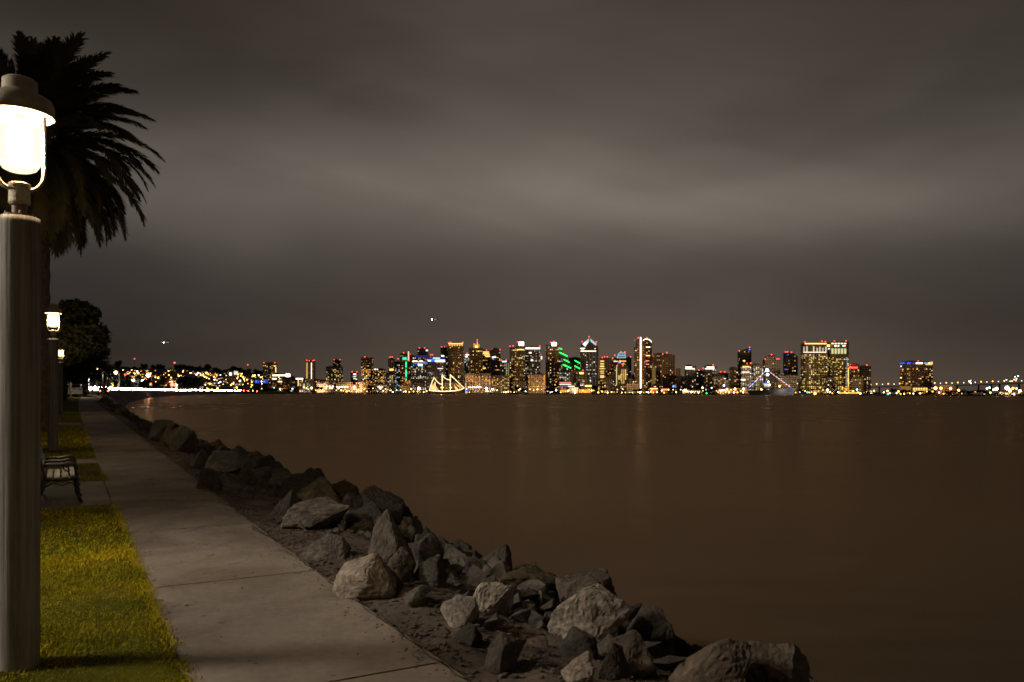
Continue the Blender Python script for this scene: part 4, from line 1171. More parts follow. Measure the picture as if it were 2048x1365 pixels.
for tri, kk in ((((1165, 688), (1178, 677), (1178, 684), (1170, 694)), 0.75), (((1180, 677), (1193, 688), (1192, 692), (1181.5, 684)), 0.75), (((1165, 689), (1170, 684), (1176, 685), (1170.5, 694)), 1.6)):
    b = MB(); v = [_lo(x, y, -0.7 - (0.3 if kk > 1 else 0)) for x, y in tri]
    b.add(v + [w + Vector((0, 0.3, 0)) for w in v], [(3, 2, 1, 0), (4, 5, 6, 7), (0, 1, 5, 4), (1, 2, 6, 5), (2, 3, 7, 6), (3, 0, 4, 7)], (0.72*kk, 0.92*kk, 0.98*kk)); b.build('crown_panel', M['glow'], _t)  # floodlight on the crown facets is put in as their own glow
for x in (1172.5, 1179, 1185, 1191):
    b = MB(); b.tube([_lo(x, 704, -0.5), _lo(x, 772, -0.5)], 0.5, 5, (0.12, 0.10, 0.10)); b.build('light_strip', M['glow'], _t)
T(1199, 1222, 717, 260, 'olive tower with a column of yellow lit floors', 'olive', 0.14, 'warm', beacons=((1205, 715.5), (1209.5, 714), (1215, 714)), bands=tuple((1200.5, y, 1208, y + 1.6, 'Y', kk) for y, kk in ((722, 2), (727, 1.6), (732.5, 3), (737, 1.6), (742, 1.4), (746, 1.4), (751, 1.6), (754, 2.6))))
T(1216, 1234, 724, 300, 'low tower under a slope of red lamps', 'brown', 0.16, 'amber', beacons=((1217, 721), (1221, 720), (1226, 717), (1230, 711)))
_t, _lo = T(1226, 1253, 716, 240, 'tower with a pale blue glass top and a band of white and amber light', 'dark', 0.10, 'warm', plant=False, beacons=((1242, 704), (1250, 704)), bands=((1227, 722.5, 1236, 723.8, 'W', 1.5), (1238, 722, 1252, 723.6, 'A', 2.4), (1238, 725, 1241.5, 727, 'B', 2.5), (1243, 728, 1249, 729, 'Y', 1.5)))
b = MB(); q0, q1, q2, q3 = _lo(1234, 716), _lo(1251, 716), _lo(1250, 706), _lo(1238, 706.5)
b.add([q0, q1, q2, q3] + [v + Vector((0, 20, 0)) for v in (q0, q1, q2, q3)], [(3, 2, 1, 0), (4, 5, 6, 7), (0, 1, 5, 4), (1, 2, 6, 5), (2, 3, 7, 6), (3, 0, 4, 7)], (0.10, 0.20, 0.24)); b.build('glass_top', M['glow'], _t)
for xa, ya, xb, yb in ((1234, 716, 1251, 716), (1251, 716, 1250, 706), (1250, 706, 1238, 706.5), (1238, 706.5, 1234, 716), (1236, 711, 1250.5, 711)):
    b = MB(); b.tube([_lo(xa, ya, -0.4), _lo(xb, yb, -0.4)], 0.7, 5, (0.5, 0.85, 0.95)); b.build('light_strip', M['glow'], _t)
T(1251, 1263, 716, 320, 'black tower beside the blue glass topped one', 'dark', 0.07, 'cool', beacons=((1261.5, 714),))
T(1227, 1256, 733, 170, 'block with a thin greenish line of light up its corner', 'dark', 0.14, 'gold', strips=((1233.2, 734, 1233.2, 771, 0.35, 'L', 1.8),), beacons=((1235, 731.5), (1246, 731.5), (1252, 736.5)), bands=((1243, 739, 1244.3, 768, 'Y', 0.9), (1247, 739, 1248.3, 768, 'Y', 0.9), (1250.5, 739, 1251.8, 760, 'Y', 1.4), (1237, 751, 1238.5, 760, 'Y', 1.4), (1240, 751, 1241.5, 758, 'Y', 1.2)))
T(1268, 1292, 682, 230, 'tall tan tower with one long white line of light from roof to ground', 'brown', 0.13, 'amber', outline=[(1268, 694), (1274, 694), (1274, 683), (1280, 676), (1284, 676), (1284, 682), (1292, 682)], plant=False, beacons=((1277, 676),), strips=((1281.2, 675, 1281.2, 777, 0.85, 'W', 5),), bands=((1283, 684, 1285.5, 776, 'A', 0.28),))
_t, _lo = T(1286, 1304, 681, 260, 'dark tower with a curved white light arc on its roof', 'dark', 0.12, 'warm', plant=False, beacons=((1294, 675.8),), bands=((1291, 694, 1300, 695.5, 'W', 3), (1291, 711, 1300, 712.5, 'Y', 3), (1290, 721.5, 1298, 722.6, 'K', 2.2), (1290, 728.5, 1298, 729.6, 'K', 2.0)))
b = MB(); b.tube([_lo(x, y, -0.8) for x, y in ((1285.5, 683.5), (1287, 680.5), (1290, 679), (1294, 678.6), (1298, 679.6), (1301, 681.5), (1303, 685))], 0.9, 6, glow('W', 4)); b.build('light_strip', M['glow'], _t)
T(1303, 1331, 708, 250, 'wide brown condominium tower with a yellow lit lower corner', 'brown', 0.10, 'warm', beacons=((1305, 708.5), (1314, 708.5)), bands=((1304, 734, 1311, 770, 'Y', 0.16),))
T(1322, 1350, 711, 220, 'ribbed brown condominium tower, the right of the joined pair', 'brown', 0.06, 'warm', beacons=((1326, 708.5), (1334, 705.5)))
T(1352, 1362, 737, 200, 'plain pinkish slab with no lit windows', 'rose', 0.0, 'warm', beacons=((1361, 738),), plant=False)
T(1369, 1392, 733, 230, 'block with two white roof bands, nearer to the pinkish slab', 'grey', 0.10, 'warm', bands=((1370.5, 734, 1384, 735.3, 'W', 3.4), (1370.5, 737.3, 1388, 738.6, 'W', 3.4), (1388, 737, 1389.5, 740.5, 'Y', 2)))
T(1391, 1409, 742, 260, 'dark block between the two with white roof bands', 'dark', 0.10, 'white', beacons=((1398.5, 740.5), (1407, 737)))
T(1408, 1433, 733, 230, 'block with two white roof bands and a red beacon', 'grey', 0.16, 'warm', beacons=((1427, 730.5),), bands=((1413, 734, 1428.5, 735.3, 'W', 3.4), (1410, 737.3, 1428.5, 738.6, 'W', 3.4)))
T(1431, 1457, 747, 240, 'low block with slanting rows of lit floors', 'dark', 0.35, 'cool', beacons=((1442, 744), (1450, 744)), bands=((1432, 749, 1438, 751, 'C', 3.5), (1436, 757, 1451, 758.5, 'W', 2)))
T(1458, 1476, 735, 210, 'dark tower with a rounded roof', 'brown', 0.13, 'warm', outline=[(1458, 737), (1463, 734), (1470, 734), (1476, 738)])
T(1475, 1503, 698, 260, 'dark tower whose roof slants up to a red beacon', 'dark', 0.09, 'warm', outline=[(1475, 703), (1484, 701), (1502, 695.5), (1503, 699)], beacons=((1478, 702.8), (1483, 702.5), (1500, 695)), bands=((1498, 698.5, 1500.5, 700.5, 'B', 2.5), (1486, 721, 1490, 723, 'Y', 2.5)))
T(1482, 1503, 731, 170, 'office block with stacked white lit floors under two red beacons', 'tan', 0.6, 'white', k=(0.8, 2.6), beacons=((1495, 727.5), (1503, 727)), bands=((1485, 733, 1499, 735, 'Y', 2.2), (1483, 744, 1499, 745.2, 'W', 2.2), (1482, 759, 1491, 761, 'W', 2.4)))
T(1503, 1527, 730, 180, 'office block with white lit floors beside the museum ship mast', 'grey', 0.5, 'white', k=(0.8, 2.6))
_t, _lo = T(1525, 1561, 719, 210, 'tower with a stone pediment and a dark hipped roof', 'pale', 0.08, 'mixed', plant=False, beacons=((1526, 718.5), (1530, 718.5), (1555, 718.3), (1558.5, 718.3), (1544, 709.5)))
b = MB(); p0, p1 = _lo(1534, 719), _lo(1553, 714); b.box((p0.x, 1, p0.z - 2), (p1.x, 16, p1.z)); b.build('attic', M['pale'], _t)
b = MB(); a0, a1 = _lo(1533, 714), _lo(1554, 714); a2 = _lo(1544, 710.5)
b.add([(a0.x, 0, a0.z), (a1.x, 0, a0.z), (a1.x, 18, a0.z), (a0.x, 18, a0.z), (a2.x - 4, 9, a2.z), (a2.x + 4, 9, a2.z)], [(0, 1, 5, 4), (1, 2, 5), (2, 3, 4, 5), (3, 0, 4), (3, 2, 1, 0)]); b.build('roof', M['roof_tile'], _t)
T(1548, 1597, 751, 150, 'long low grey block at the foot of the purple tower', 'grey', 0.14, 'warm', k=(0.5, 2))
T(1566, 1596, 705, 240, 'dark purple tower with a sloping roof and three red beacons', 'purple', 0.06, 'warm', outline=[(1566, 706), (1586, 706), (1596, 714)], beacons=((1567, 704), (1576, 704), (1584, 705)), bands=((1574, 709, 1577, 710.5, 'B', 0.9), (1569, 739, 1576, 740, 'P', 1.0)))
# the twin gold hotel
tg1 = [(1603 + i * 9.2, 692, 1604.4 + i * 9.2, 705, 'Y', 0.55 if i % 3 else 0.8) for i in range(6)]
T(1601, 1655, 684, 190, 'gold lit hotel tower with floodlit columns under its roof, the left twin', 'olive', 0.42, 'gold', k=(0.7, 2.8), cell=(4.6, 4.0), wtop=28, outline=[(1601, 706), (1606, 706), (1609, 686), (1654, 686), (1654, 700), (1655, 700)], beacons=((1610, 684), (1645, 682.8), (1652, 683.8)),
  bands=((1609.5, 687, 1652.5, 688.5, 'Y', 3.2), (1606.5, 704.4, 1652.5, 705.6, 'W', 1.8), (1654, 690, 1659, 693.5, 'Y', 4), (1656, 697, 1659, 698.8, 'W', 3)) + tuple((1606.5 + x, 693 + j, 1609 + x, 704.5, 'W', kk) for x, j, kk in ((0, 1, 0.6), (6, 0, 0.8), (19.5, 0, 0.8), (26.5, 3, 0.7), (32, 1, 0.7), (38, 3, 0.6), (44, 1, 0.8))))
T(1655, 1698, 683, 200, 'gold lit hotel tower with greenish windows under its roof, the right twin', 'olive', 0.36, 'gold', k=(0.7, 2.8), cell=(4.6, 4.0), wtop=36, outline=[(1655, 690), (1662, 690), (1662, 683), (1698, 683)], beacons=((1670, 682.5), (1693.5, 682)),
  strips=((1694.2, 715, 1694.2, 775, 0.45, 'C', 0.6), (1696.8, 736, 1696.8, 775, 0.5, 'Y', 2.4)),
  bands=tuple((1662.8 + i * 6.3, 686.5, 1667 + i * 6.3, 688.6, 'W', 2.0) for i in range(5)) + tuple((1662.8 + i * 6.3, 697.5, 1667 + i * 6.3, 708, 'L', 0.75) for i in range(5)) + ((1669, 691, 1673, 693.5, 'L', 3), (1675.5, 691, 1678, 693.5, 'L', 3), (1685, 691, 1687.5, 693.5, 'C', 3), (1688.5, 691, 1690.5, 693.5, 'Y', 3)))
_t, _lo = T(1697, 1719, 730, 230, 'hotel tower with a glowing red sign on its roof edge', 'brown', 0.34, 'amber', beacons=((1701, 730), (1707, 730), (1711.5, 730)), bands=((1698, 731.5, 1715, 738.5, 'R', 0.35),))
cu = bpy.data.curves.new('sign_lettering', 'FONT'); cu.body = 'Marriott'; cu.size = 5.2 / F * 2000; cu.align_x = 'CENTER'; cu.extrude = 0.2
sg_ = bpy.data.objects.new('sign', cu); COL.objects.link(sg_); sg_.parent = _t
_v = _lo(1706.3, 737.0, -1.6); sg_.location = _v; sg_.rotation_euler.x = math.pi / 2
cu.materials.append(emit('sign_red', (1, 0.10, 0.06), 6.0))
bpy.context.view_layer.update()
_me = bpy.data.meshes.new_from_object(sg_.evaluated_get(bpy.context.evaluated_depsgraph_get()))
_so = link('sign', _me, _t, sg_.location); _so.rotation_euler.x = math.pi / 2; bpy.data.objects.remove(sg_)
T(1717, 1742, 733, 250, 'dark hotel tower joined to the one with the red sign', 'dark', 0.22, 'amber', beacons=((1735, 730.5),))
T(1800, 1866, 724, 200, 'wide hotel with a blue lit roof edge standing apart beside the bridge', 'brown', 0.20, 'warm', k=(0.7, 2.6), cell=(4.6, 4.0), wtop=8, beacons=((1838, 723), (1863, 724)),
  bands=((1800, 725.5, 1809, 728, 'B', 0.9), (1814, 725.5, 1821, 728, 'B', 1.1), (1825, 726, 1831, 728, 'B', 0.5), (1832, 725.8, 1845, 728, 'W', 4.5), (1848, 725.5, 1856, 728, 'C', 0.7), (1857, 725.5, 1860, 728, 'L', 3), (1861.5, 724.5, 1865, 728, 'K', 3), (1851, 729, 1864, 730, 'Y', 2), (1801, 732, 1803, 734, 'W', 3), (1800.5, 755, 1803, 757, 'Y', 4)) + tuple((1826 + i * 5, 776.5, 1829.5 + i * 5, 778, 'Y', 2.4) for i in range(6)) + tuple((1826 + i * 5, 779.5, 1829.5 + i * 5, 781, 'Y', 2.0) for i in range(6)) + ((1801, 773, 1822, 780, 'Y', 0.22),))
# the big shore hotels in the middle
T(930, 982, 748, 80, 'wide shore hotel with regular columns of amber windows behind the lettering', 'brown', 0.75, 'amber', k=(0.8, 3.0), cell=(4.8, 4.2), cols=1.0)
T(983, 1019, 752, 120, 'mid-rise block right of the amber shore hotel', 'dark', 0.3, 'warm')
T(1056, 1091, 750, 80, 'shore hotel speckled with amber windows and a lit corner', 'brown', 0.55, 'amber', k=(0.8, 3.0), cell=(4.4, 4.0), bands=((1088, 750, 1090, 782, 'A', 0.9),))
T(1026, 1052, 764, 60, 'low shore block in front of the stepped tower', 'dark', 0.2, 'warm')
# low buildings of the waterfront
LOW = [  # x0, x1, top, offset, label, facade, lit, palette, bands
    (634, 672, 762, 40, 'long pier building with white lit arches, its left wing', 'tan', 0.16, 'white', ((652, 772, 655, 775, 'W', 3), (658, 772, 661, 775, 'W', 3), (664, 772, 667, 775, 'W', 3))),
    (672, 712, 765, 45, 'long pier building with a red tiled roof, its middle', 'tan', 0.2, 'warm', tuple((673 + i * 5, 773, 676 + i * 5, 775.5, 'W', 3) for i in range(5)) + ((707, 772, 711, 779, 'C', 3.5),)),
    (712, 752, 765, 42, 'long pier building with amber lit end walls, its right wing', 'tan', 0.12, 'warm', ((713, 769, 718, 779, 'A', 0.4), (727, 770, 731, 780, 'A', 0.35))),
    (752, 776, 768, 55, 'low pale building with two rows of small white windows', 'pale', 0.3, 'white', ((755, 774, 766, 775.2, 'W', 2.5),)),
    (803, 822, 767, 60, 'plain beige shed at the foot of the red and green tower', 'rose', 0.04, 'warm', ()),
    (1085, 1092, 770, 40, 'narrow kiosk by the shore hotel', 'dark', 0.2, 'warm', ()),
    (1118, 1135, 777, 20, 'pier restaurant with amber windows', 'brown', 0.3, 'amber', tuple((1121 + i * 3, 780, 1122.6 + i * 3, 785, 'A', 1.8) for i in range(5))),
    (1136, 1156, 775, 24, 'pier building with white lamps along its roof', 'dark', 0.35, 'white', ((1136, 772.5, 1149, 773.6, 'W', 2.6),)),
    (1158, 1181, 778, 16, 'waterside pavilion with a row of tall amber windows', 'brown', 0.1, 'amber', tuple((1158.5 + i * 3.2, 779.5, 1160.6 + i * 3.2, 786, 'A', 2.0) for i in range(7))),
    (1169, 1184, 771, 60, 'low hall with a bright amber canopy', 'brown', 0.2, 'amber', ((1170, 771, 1183, 773.5, 'Y', 3.5),)),
    (1252, 1280, 767, 90, 'plain tan parking deck at the foot of the white line tower', 'tan', 0.0, 'warm', ()),
    (1300, 1316, 778, 40, 'restaurant with a golden eave line', 'brown', 0.2, 'amber', ((1300, 777, 1316, 778.4, 'Y', 3.4), (1305, 780, 1312, 783, 'R', 1.4))),
    (1320, 1336, 779, 36, 'restaurant with an amber lit front', 'brown', 0.2, 'amber', ((1321, 778, 1334, 781, 'K', 1.6),)),
    (1362, 1404, 779, 30, 'dark waterfront shed with a row of small white lamps', 'dark', 0.05, 'white', tuple((1366 + i * 4, 782.6, 1367.3 + i * 4, 784, 'W', 4) for i in range(9))),
    (1434, 1482, 777, 30, 'long pier shed with an amber floodlit front', 'tan', 0.0, 'warm', ((1434, 782.5, 1476, 786, 'A', 0.55), (1437, 777, 1474, 780, 'K', 0.22))),
    (1430, 1458, 763, 120, 'pinkish low block behind the amber pier shed', 'rose', 0.1, 'warm', ()),
    (1484, 1520, 780, 40, 'quay building crowded with white and amber lamps', 'dark', 0.5, 'warm', ()),
    (1621, 1652, 778, 60, 'gold lit podium of the twin hotel', 'olive', 0.6, 'gold', ()),
    (1676, 1730, 783, 20, 'stepped boat club with strings of amber lamps along its eaves', 'brown', 0.1, 'amber', ((1676, 785.6, 1722, 787.2, 'A', 2.6), (1688, 781, 1708, 782, 'A', 1.6), (1687, 776, 1698, 779, 'A', 1.0))),
    (1870, 1908, 771, 80, 'low yard building washed in amber light', 'tan', 0.0, 'amber', ()),
    (1990, 2046, 786, 20, 'pale storage shed on the far quay', 'pale', 0.0, 'white', ()),
    (536, 584, 760, 220, 'bright terminal hall with white and amber lights along its roof', 'tan', 0.25, 'amber', ((545, 750, 578, 752.5, 'W', 3), (572, 748, 580, 754, 'W', 7), (545, 757, 553, 759, 'W', 4), (556, 763, 564, 764.5, 'W', 3))),
    (588, 608, 760, 210, 'small hall with a bright amber canopy on two posts', 'brown', 0.15, 'amber', ((592, 757, 606, 759, 'W', 5), (596, 760, 597.2, 772, 'Y', 2.5), (604, 760, 605.2, 770, 'Y', 2))),
    (454, 474, 741, 420, 'white floodlit box building on the hillside', 'pale', 0.0, 'white', ((459, 746, 463, 751, 'W', 4.5), (468, 743, 476, 750, 'W', 1.0))),
]
for x0, x1, top, off, label, mat, lit, pal, bands in LOW:
    T(x0, x1, top, off, label, mat, lit, pal, bands=bands, cat='building', name='waterfront_building', depth=18, plant=False, cell=(4, 3.6), win=(2.0, 1.6))
for x0, x1, y in ((672, 704, 764.5), (714, 746, 764.5)):
    pass
# blue lit halls at the far left of the shore
for x, lab in ((515, 'hall with a deep blue lit front, the left one'), (531, 'hall with a deep blue lit front, beside a white lamp')):
    T(x - 7, x + 7, 760, 120, lab, 'dark', 0.0, 'cool', bands=((x - 5, 761, x + 5, 767, 'B', 0.35), (x - 3, 762, x - 2, 765, 'C', 1.6), (x + 1, 762, x + 2, 765, 'B', 3)), cat='building', name='waterfront_building', plant=False)
# anonymous mid-rise blocks that fill the streets between
rf = random.Random(21)
words = {'tan': 'tan', 'brown': 'brown', 'grey': 'grey', 'dark': 'dark', 'pale': 'pale', 'olive': 'olive'}
seen_blocks = {}
def block_label(l):
    seen_blocks[l] = seen_blocks.get(l, 0) + 1
    return l if seen_blocks[l] == 1 else ('second ' + l)
x = 585
while x < 1700:
    w = rf.uniform(13, 30); mt = rf.choice(list(words))
    top = rf.uniform(747, 770) + (6 if x < 760 else 0)
    if rf.random() < 0.92:
        T(x, x + w, top, rf.uniform(120, 420), block_label(f'{"broad" if w > 21 else "narrow"} {words[mt]} city block {near(x + w/2)}'), mt, rf.uniform(0.10, 0.34), rf.choice(('warm', 'mixed', 'amber', 'white')), k=(0.7, 3.0), group='low city blocks', cat='building', name='city_block', seed=int(x))
    x += w * rf.uniform(0.55, 0.95)

# ------------------------------------------------------------------ lamps, trees and craft along the quay
def glow_lamp_proto(c, k, r):
    b = MB(); b.ball((0, 0, 0), r, 8, 5, glow(c, k)); return b.mesh('globe', M['glow'])
post_me = MB().tube([(0, 0, -1), (0, 0, 5.6)], 0.12, 5).mesh('post', M['dark_steel'])
LP = {}
cname = dict(Y='amber', W='white', A='orange', C='bluish white', T='teal', R='red', G='green', K='pink', L='greenish')
def quay_lamp(px, py, c, k=26.0, r=0.9, Y=None, power=0):
    Y = Y or yshore(px) + 12
    q = P(px, py, Y)
    t = empty('quay_lamp', (q.x, q.y, max(q.z - 6, 0.6))); h = q.z - t.location.z
    tag(t, f'small {cname[c]} lamp on a post {near(px)}', 'lamp', 'lamps along the far quay')
    if (c, k, r) not in LP: LP[(c, k, r)] = glow_lamp_proto(c, k, r)
    o = link('post', post_me, t); o.scale = (1, 1, h / 5.6)
    link('globe', LP[(c, k, r)], t, (0, 0, h))
    if power: add_light('lamp_light', 'POINT', (0, -1.5, h), power, LC[c], t, 1.0)
rl = random.Random(8)
x = 600
while x < 2046:
    if x < 1700: py = rl.choice((785.0, 784, 783, 781, 779)) + (x - 1024) * 0.0026 + (0 if x > 760 else -1.0)
    else: py = rl.choice((787.5, 786.5, 785, 783)) + (x - 1700) * 0.003
    quay_lamp(x, py, rl.choice('YYYWAAAYYC' if x < 1480 else 'YAYAAWYA'), rl.choice((5.0, 9.0, 18.0)), rl.choice((0.8, 1.1, 1.5)))
    x += rl.uniform(3.4, 9.5) if x < 1720 else rl.uniform(6, 14)
for px, py, c, k, r, pw in ((838, 777.5, 'W', 30, 3.6, 24000), (973, 777.5, 'C', 22, 3.4, 20000), (985, 779, 'W', 16, 2.2, 0), (1041, 778, 'W', 14, 2.0, 0), (1470, 778.5, 'Y', 16, 2.4, 20000), (1454, 778.5, 'Y', 14, 2.0, 0),
                         (1487, 778.5, 'Y', 16, 2.6, 12000), (1523, 779, 'Y', 14, 2.4, 12000), (1559, 773, 'A', 16, 2.2, 8000), (1655, 780.5, 'W', 16, 2.2, 12000), (1630, 787.5, 'A', 16, 2.6, 8000), (1714, 779.5, 'C', 12, 1.5, 0),
                         (1871, 777, 'A', 22, 3.2, 20000), (1882, 777, 'A', 18, 2.6, 0), (1901, 777.5, 'A', 18, 2.6, 16000), (1917, 781, 'A', 16, 2.4, 8000), (1993, 778, 'W', 20, 3.0, 16000), (2014, 776.5, 'W', 26, 3.8, 20000),
                         (2020, 781.5, 'Y', 18, 3.0, 12000), (2026, 777, 'A', 12, 2.2, 0), (2033, 777.5, 'A', 10, 1.8, 0), (2040, 782, 'W', 14, 2.4, 0), (1974, 777.5, 'C', 8, 1.8, 0), (1979, 775.8, 'C', 8, 1.8, 0), (1987, 780, 'W', 10, 1.6, 0),
                         (1776, 789.2, 'T', 6, 1.8, 0), (1615, 785, 'T', 6, 1.7, 0), (1413, 787, 'G', 4, 1.6, 0), (1748, 782, 'A', 12, 1.6, 0), (1775, 782.5, 'A', 14, 1.8, 0), (1797, 783.5, 'A', 14, 1.8, 0), (1808, 783.5, 'A', 16, 2.0, 0),
                         (1405, 776, 'L', 10, 1.9, 8000), (1423, 777, 'C', 10, 2.0, 8000), (1448, 771.5, 'C', 10, 2.0, 0), (1347, 773, 'B', 6, 2.6, 0), (1136, 782, 'W', 12, 1.4, 0), (1150, 788, 'W', 12, 1.2, 0), (1280, 785.5, 'C', 16, 2.0, 0), (1296, 786, 'W', 16, 2.2, 0),
                         (608, 775, 'A', 12, 2.2, 8000), (585, 778, 'C', 8, 1.8, 0), (548, 776, 'T', 6, 1.6, 0), (623, 776, 'W', 12, 2.0, 8000), (760, 777, 'W', 8, 1.2, 0), (690, 779, 'A', 6, 1.4, 8000), (730, 777, 'A', 6, 1.4, 8000),
                         (900, 770, 'Y', 5, 1.0, 0), (955, 772, 'A', 5, 1.0, 0), (1035, 772, 'Y', 5, 1.0, 0), (1075, 774, 'A', 5, 1.0, 0), (1110, 770, 'Y', 5, 1.0, 0), (1210, 772, 'Y', 5, 1.0, 0), (1245, 778, 'W', 6, 1.0, 0), (1310, 774, 'Y', 5, 1.0, 0), (1385, 774, 'Y', 5, 1.0, 0), (1640, 776, 'Y', 5, 1.0, 0), (1685, 776, 'Y', 5, 1.0, 0), (1830, 783, 'Y', 5, 1.0, 0)):
    if c == 'B': cname['B'] = 'blue'
    quay_lamp(px, py, c, float(k), r, power=pw, Y=yshore(px) + (8 if pw else 14))
# floodlights added along the quay to brighten the town fronts
for i, px in enumerate(range(560, 1900, 74)):
    Y = yshore(px) + 6; q = P(px, 787, Y)
    t = empty('floodlight', (q.x, Y, 0.7)); tag(t, f'added facade floodlight on the quay {near(px)}', 'floodlight', 'added floodlights on the quay')
    MB().tube([(0, 0, -0.5), (0, 0, 8.0)], 0.14, 6).build('post', M['dark_steel'], t)
    MB().box((-0.6, -0.35, 8.0), (0.6, 0.0, 8.9)).build('housing', M['dark_steel'], t)
    MB().box((-0.55, 0.02, 8.05), (0.55, 0.05, 8.85), glow('Y', 8.0)).build('lens', M['glow'], t)
    l_ = add_light('lamp_light', 'SPOT', (0, 0.5, 8.5), 220000, (1, 0.64, 0.32), t, 0.6)
    l_.data.spot_size = R(125); l_.data.spot_blend = 1.0; l_.rotation_euler = (R(90 + 28), 0, 0)
# lettering of lamps on the quay roof, its words too blurred to read
t = empty('roof_sign', P(946, 780, yshore(946) + 60)); tag(t, 'white illuminated roof lettering beside the blue lit kiosk', 'sign')
rs = random.Random(4)
for i in range(7):
    x = 937 + i * 3.9
    b = MB(); Yf = yshore(946) + 60; lo = t.location
    hgt = rs.uniform(2.4, 3.6)
    b.tube([P(x, 776.5, Yf) - lo, P(x + rs.uniform(-0.5, 0.9), 776.5 - hgt, Yf) - lo, P(x + 1.6, 776.2 - hgt * 0.55, Yf) - lo, P(x + 2.6, 776.5 - hgt * rs.uniform(0.1, 1), Yf) - lo], 0.62, 5, glow('W', 4.5)); b.build('letter', M['glow'], t)
b = MB(); b.tube([P(937, 778, Yf) - lo, P(964, 778, Yf) - lo], 0.4, 5, (0.02, 0.02, 0.02)); b.build('rail', M['dark_steel'], t)
for xx in (938, 950, 963):
    b = MB(); b.tube([P(xx, 788, Yf) - lo, P(xx, 777.5, Yf) - lo], 0.4, 5); b.build('post', M['dark_steel'], t)
t = empty('kiosk', P(933, 788, yshore(933) + 30)); tag(t, 'blue lit kiosk on the quay beside the roof lettering', 'kiosk')
lo = t.location; Yf = yshore(933) + 30
p0, p1 = P(931, 788, Yf) - lo, P(936, 776, Yf) - lo
b = MB(); b.box((p0.x, 0, 0), (p1.x, 6, p1.z)); b.build('wall', M['dark'], t)
b = MB(); b.box((p0.x, -0.4, p1.z * 0.3), (p1.x, -0.2, p1.z), glow('B', 0.9)); b.build('lit_front', M['glow'], t)
b = MB(); b.box((p0.x * 0.4, -0.7, p1.z * 0.72), (p1.x * 0.4, -0.5, p1.z * 0.92), glow('C', 3)); b.build('lit_panel', M['glow'], t)

crowns = [crown_mesh('crown', M['far_leaf'], 1, 1, 1, 420, 0.20, 60 + i, 7) for i in range(4)]
trunk_me = MB().tube([(0, 0, -0.3), (0.01, 0, 0.5), (0, 0.02, 1.1)], [0.07, 0.05, 0.03], 6).mesh('trunk', M['bark'])
def shore_tree(px, ytop, ybot, hw, Y, seed, ground=None, label=None, group='trees along the far quay'):
    q = P(px, 787, Y); zt, zb = P(px, ytop, Y).z, P(px, ybot, Y).z
    z0 = 0.8 if ground is None else ground
    t = empty('tree', (q.x, Y, z0)); tag(t, label or f'dark rounded tree {near(px)}', 'tree', group)
    o = link('trunk', trunk_me, t); hh = max((zt + zb) / 2 - z0, 1.0); o.scale = (hh, hh, hh)
    o = link('crown', crowns[seed % 4], t, (0, 0, (zt + zb) / 2 - z0)); o.scale = (hw / F * Y, hw / F * Y, (zt - zb) / 2); o.rotation_euler.z = seed
for i, (px, yt, yb, hw) in enumerate(((1787, 774, 789, 10), (1812, 777, 790, 13), (1835, 782, 791, 12), (1862, 784, 792, 12), (1895, 780, 791, 16), (1920, 777, 791, 14), (1938, 781, 792, 12), (1960, 779, 790, 15), (1976, 781, 791, 9), (1990, 783, 791, 8), (1668, 771, 787, 9), (1602, 776, 788, 10), (1735, 780, 790, 12), (1755, 783, 791, 9),
                                     (1380, 774, 783, 16), (1400, 775, 784, 14), (1425, 774, 785, 12), (1275, 777, 786, 16), (1190, 770, 784, 9), (1205, 776, 785, 8), (1036, 770, 785, 9), (1046, 774, 786, 8), (740, 770, 783, 9), (640, 772, 785, 8), (780, 772, 785, 8), (560, 775, 785, 14), (575, 777, 786, 12), (540, 776, 786, 14), (520, 774, 785, 14), (1095, 774, 786, 8), (1320, 776, 786, 6))):
    shore_tree(px, yt, yb, hw, yshore(px) + 10, i)

# hillside: houses, trees on the ridge, lamps
rh = random.Random(14)
roof_me = None
def hill_house(px, f, seed):
    Y = 2560 + 1100 * f; z = hill_z(px, Y); q = P(px, 787, Y)
    w, d, h = rh.uniform(10, 22), rh.uniform(9, 14), rh.uniform(5, 10)
    mt, nw = rh.choice(('rose', 'pale', 'grey', 'brown')), rh.randint(1, 4)
    size = 'wide' if w > 16 else 'small'; high = 'high on' if f > 0.45 else 'half way up' if f > 0.2 else 'at the foot of'
    side = 'nearer the road' if px < 400 else 'nearer the towers'
    t = empty('hillside_house', (q.x, Y, z)); tag(t, f"{size} {'pinkish' if mt == 'rose' else mt} house, {('one window', 'two windows', 'three windows', 'four windows')[nw - 1]} lit, {high} the hillside {side}", 'house', 'houses on the hillside')
    b = MB(); b.box((-w/2, 0, -3), (w/2, d, h)); b.build('wall', M[mt], t)
    b = MB(); b.add([(-w/2 - 0.6, -0.6, h), (w/2 + 0.6, -0.6, h), (w/2 + 0.6, d + 0.6, h), (-w/2 - 0.6, d + 0.6, h), (-w/2 - 0.6, d/2, h + 3), (w/2 + 0.6, d/2, h + 3)], [(0, 1, 5, 4), (2, 3, 4, 5), (1, 2, 5), (3, 0, 4), (3, 2, 1, 0)]); b.build('roof', M['roof_tile'], t)
    for k in range(nw):
        xx = -w/2 + w * (k + 0.5) / nw + rh.uniform(-0.4, 0.4); zz = rh.uniform(1, h - 2.2); ww = min(rh.uniform(0.8, 2.2), w / nw / 2 - 0.4)
        b = MB(); b.box((xx - ww, -0.3, zz), (xx + ww, -0.1, zz + 1.7), glow(rh.choice('YYWAAYC'), rh.uniform(0.6, 3.5))); b.build('window', M['glow'], t)
for i in range(95):
    hill_house(rh.uniform(225, 640), rh.uniform(0.02, 0.85) ** 1.2, i)
hl = MB()
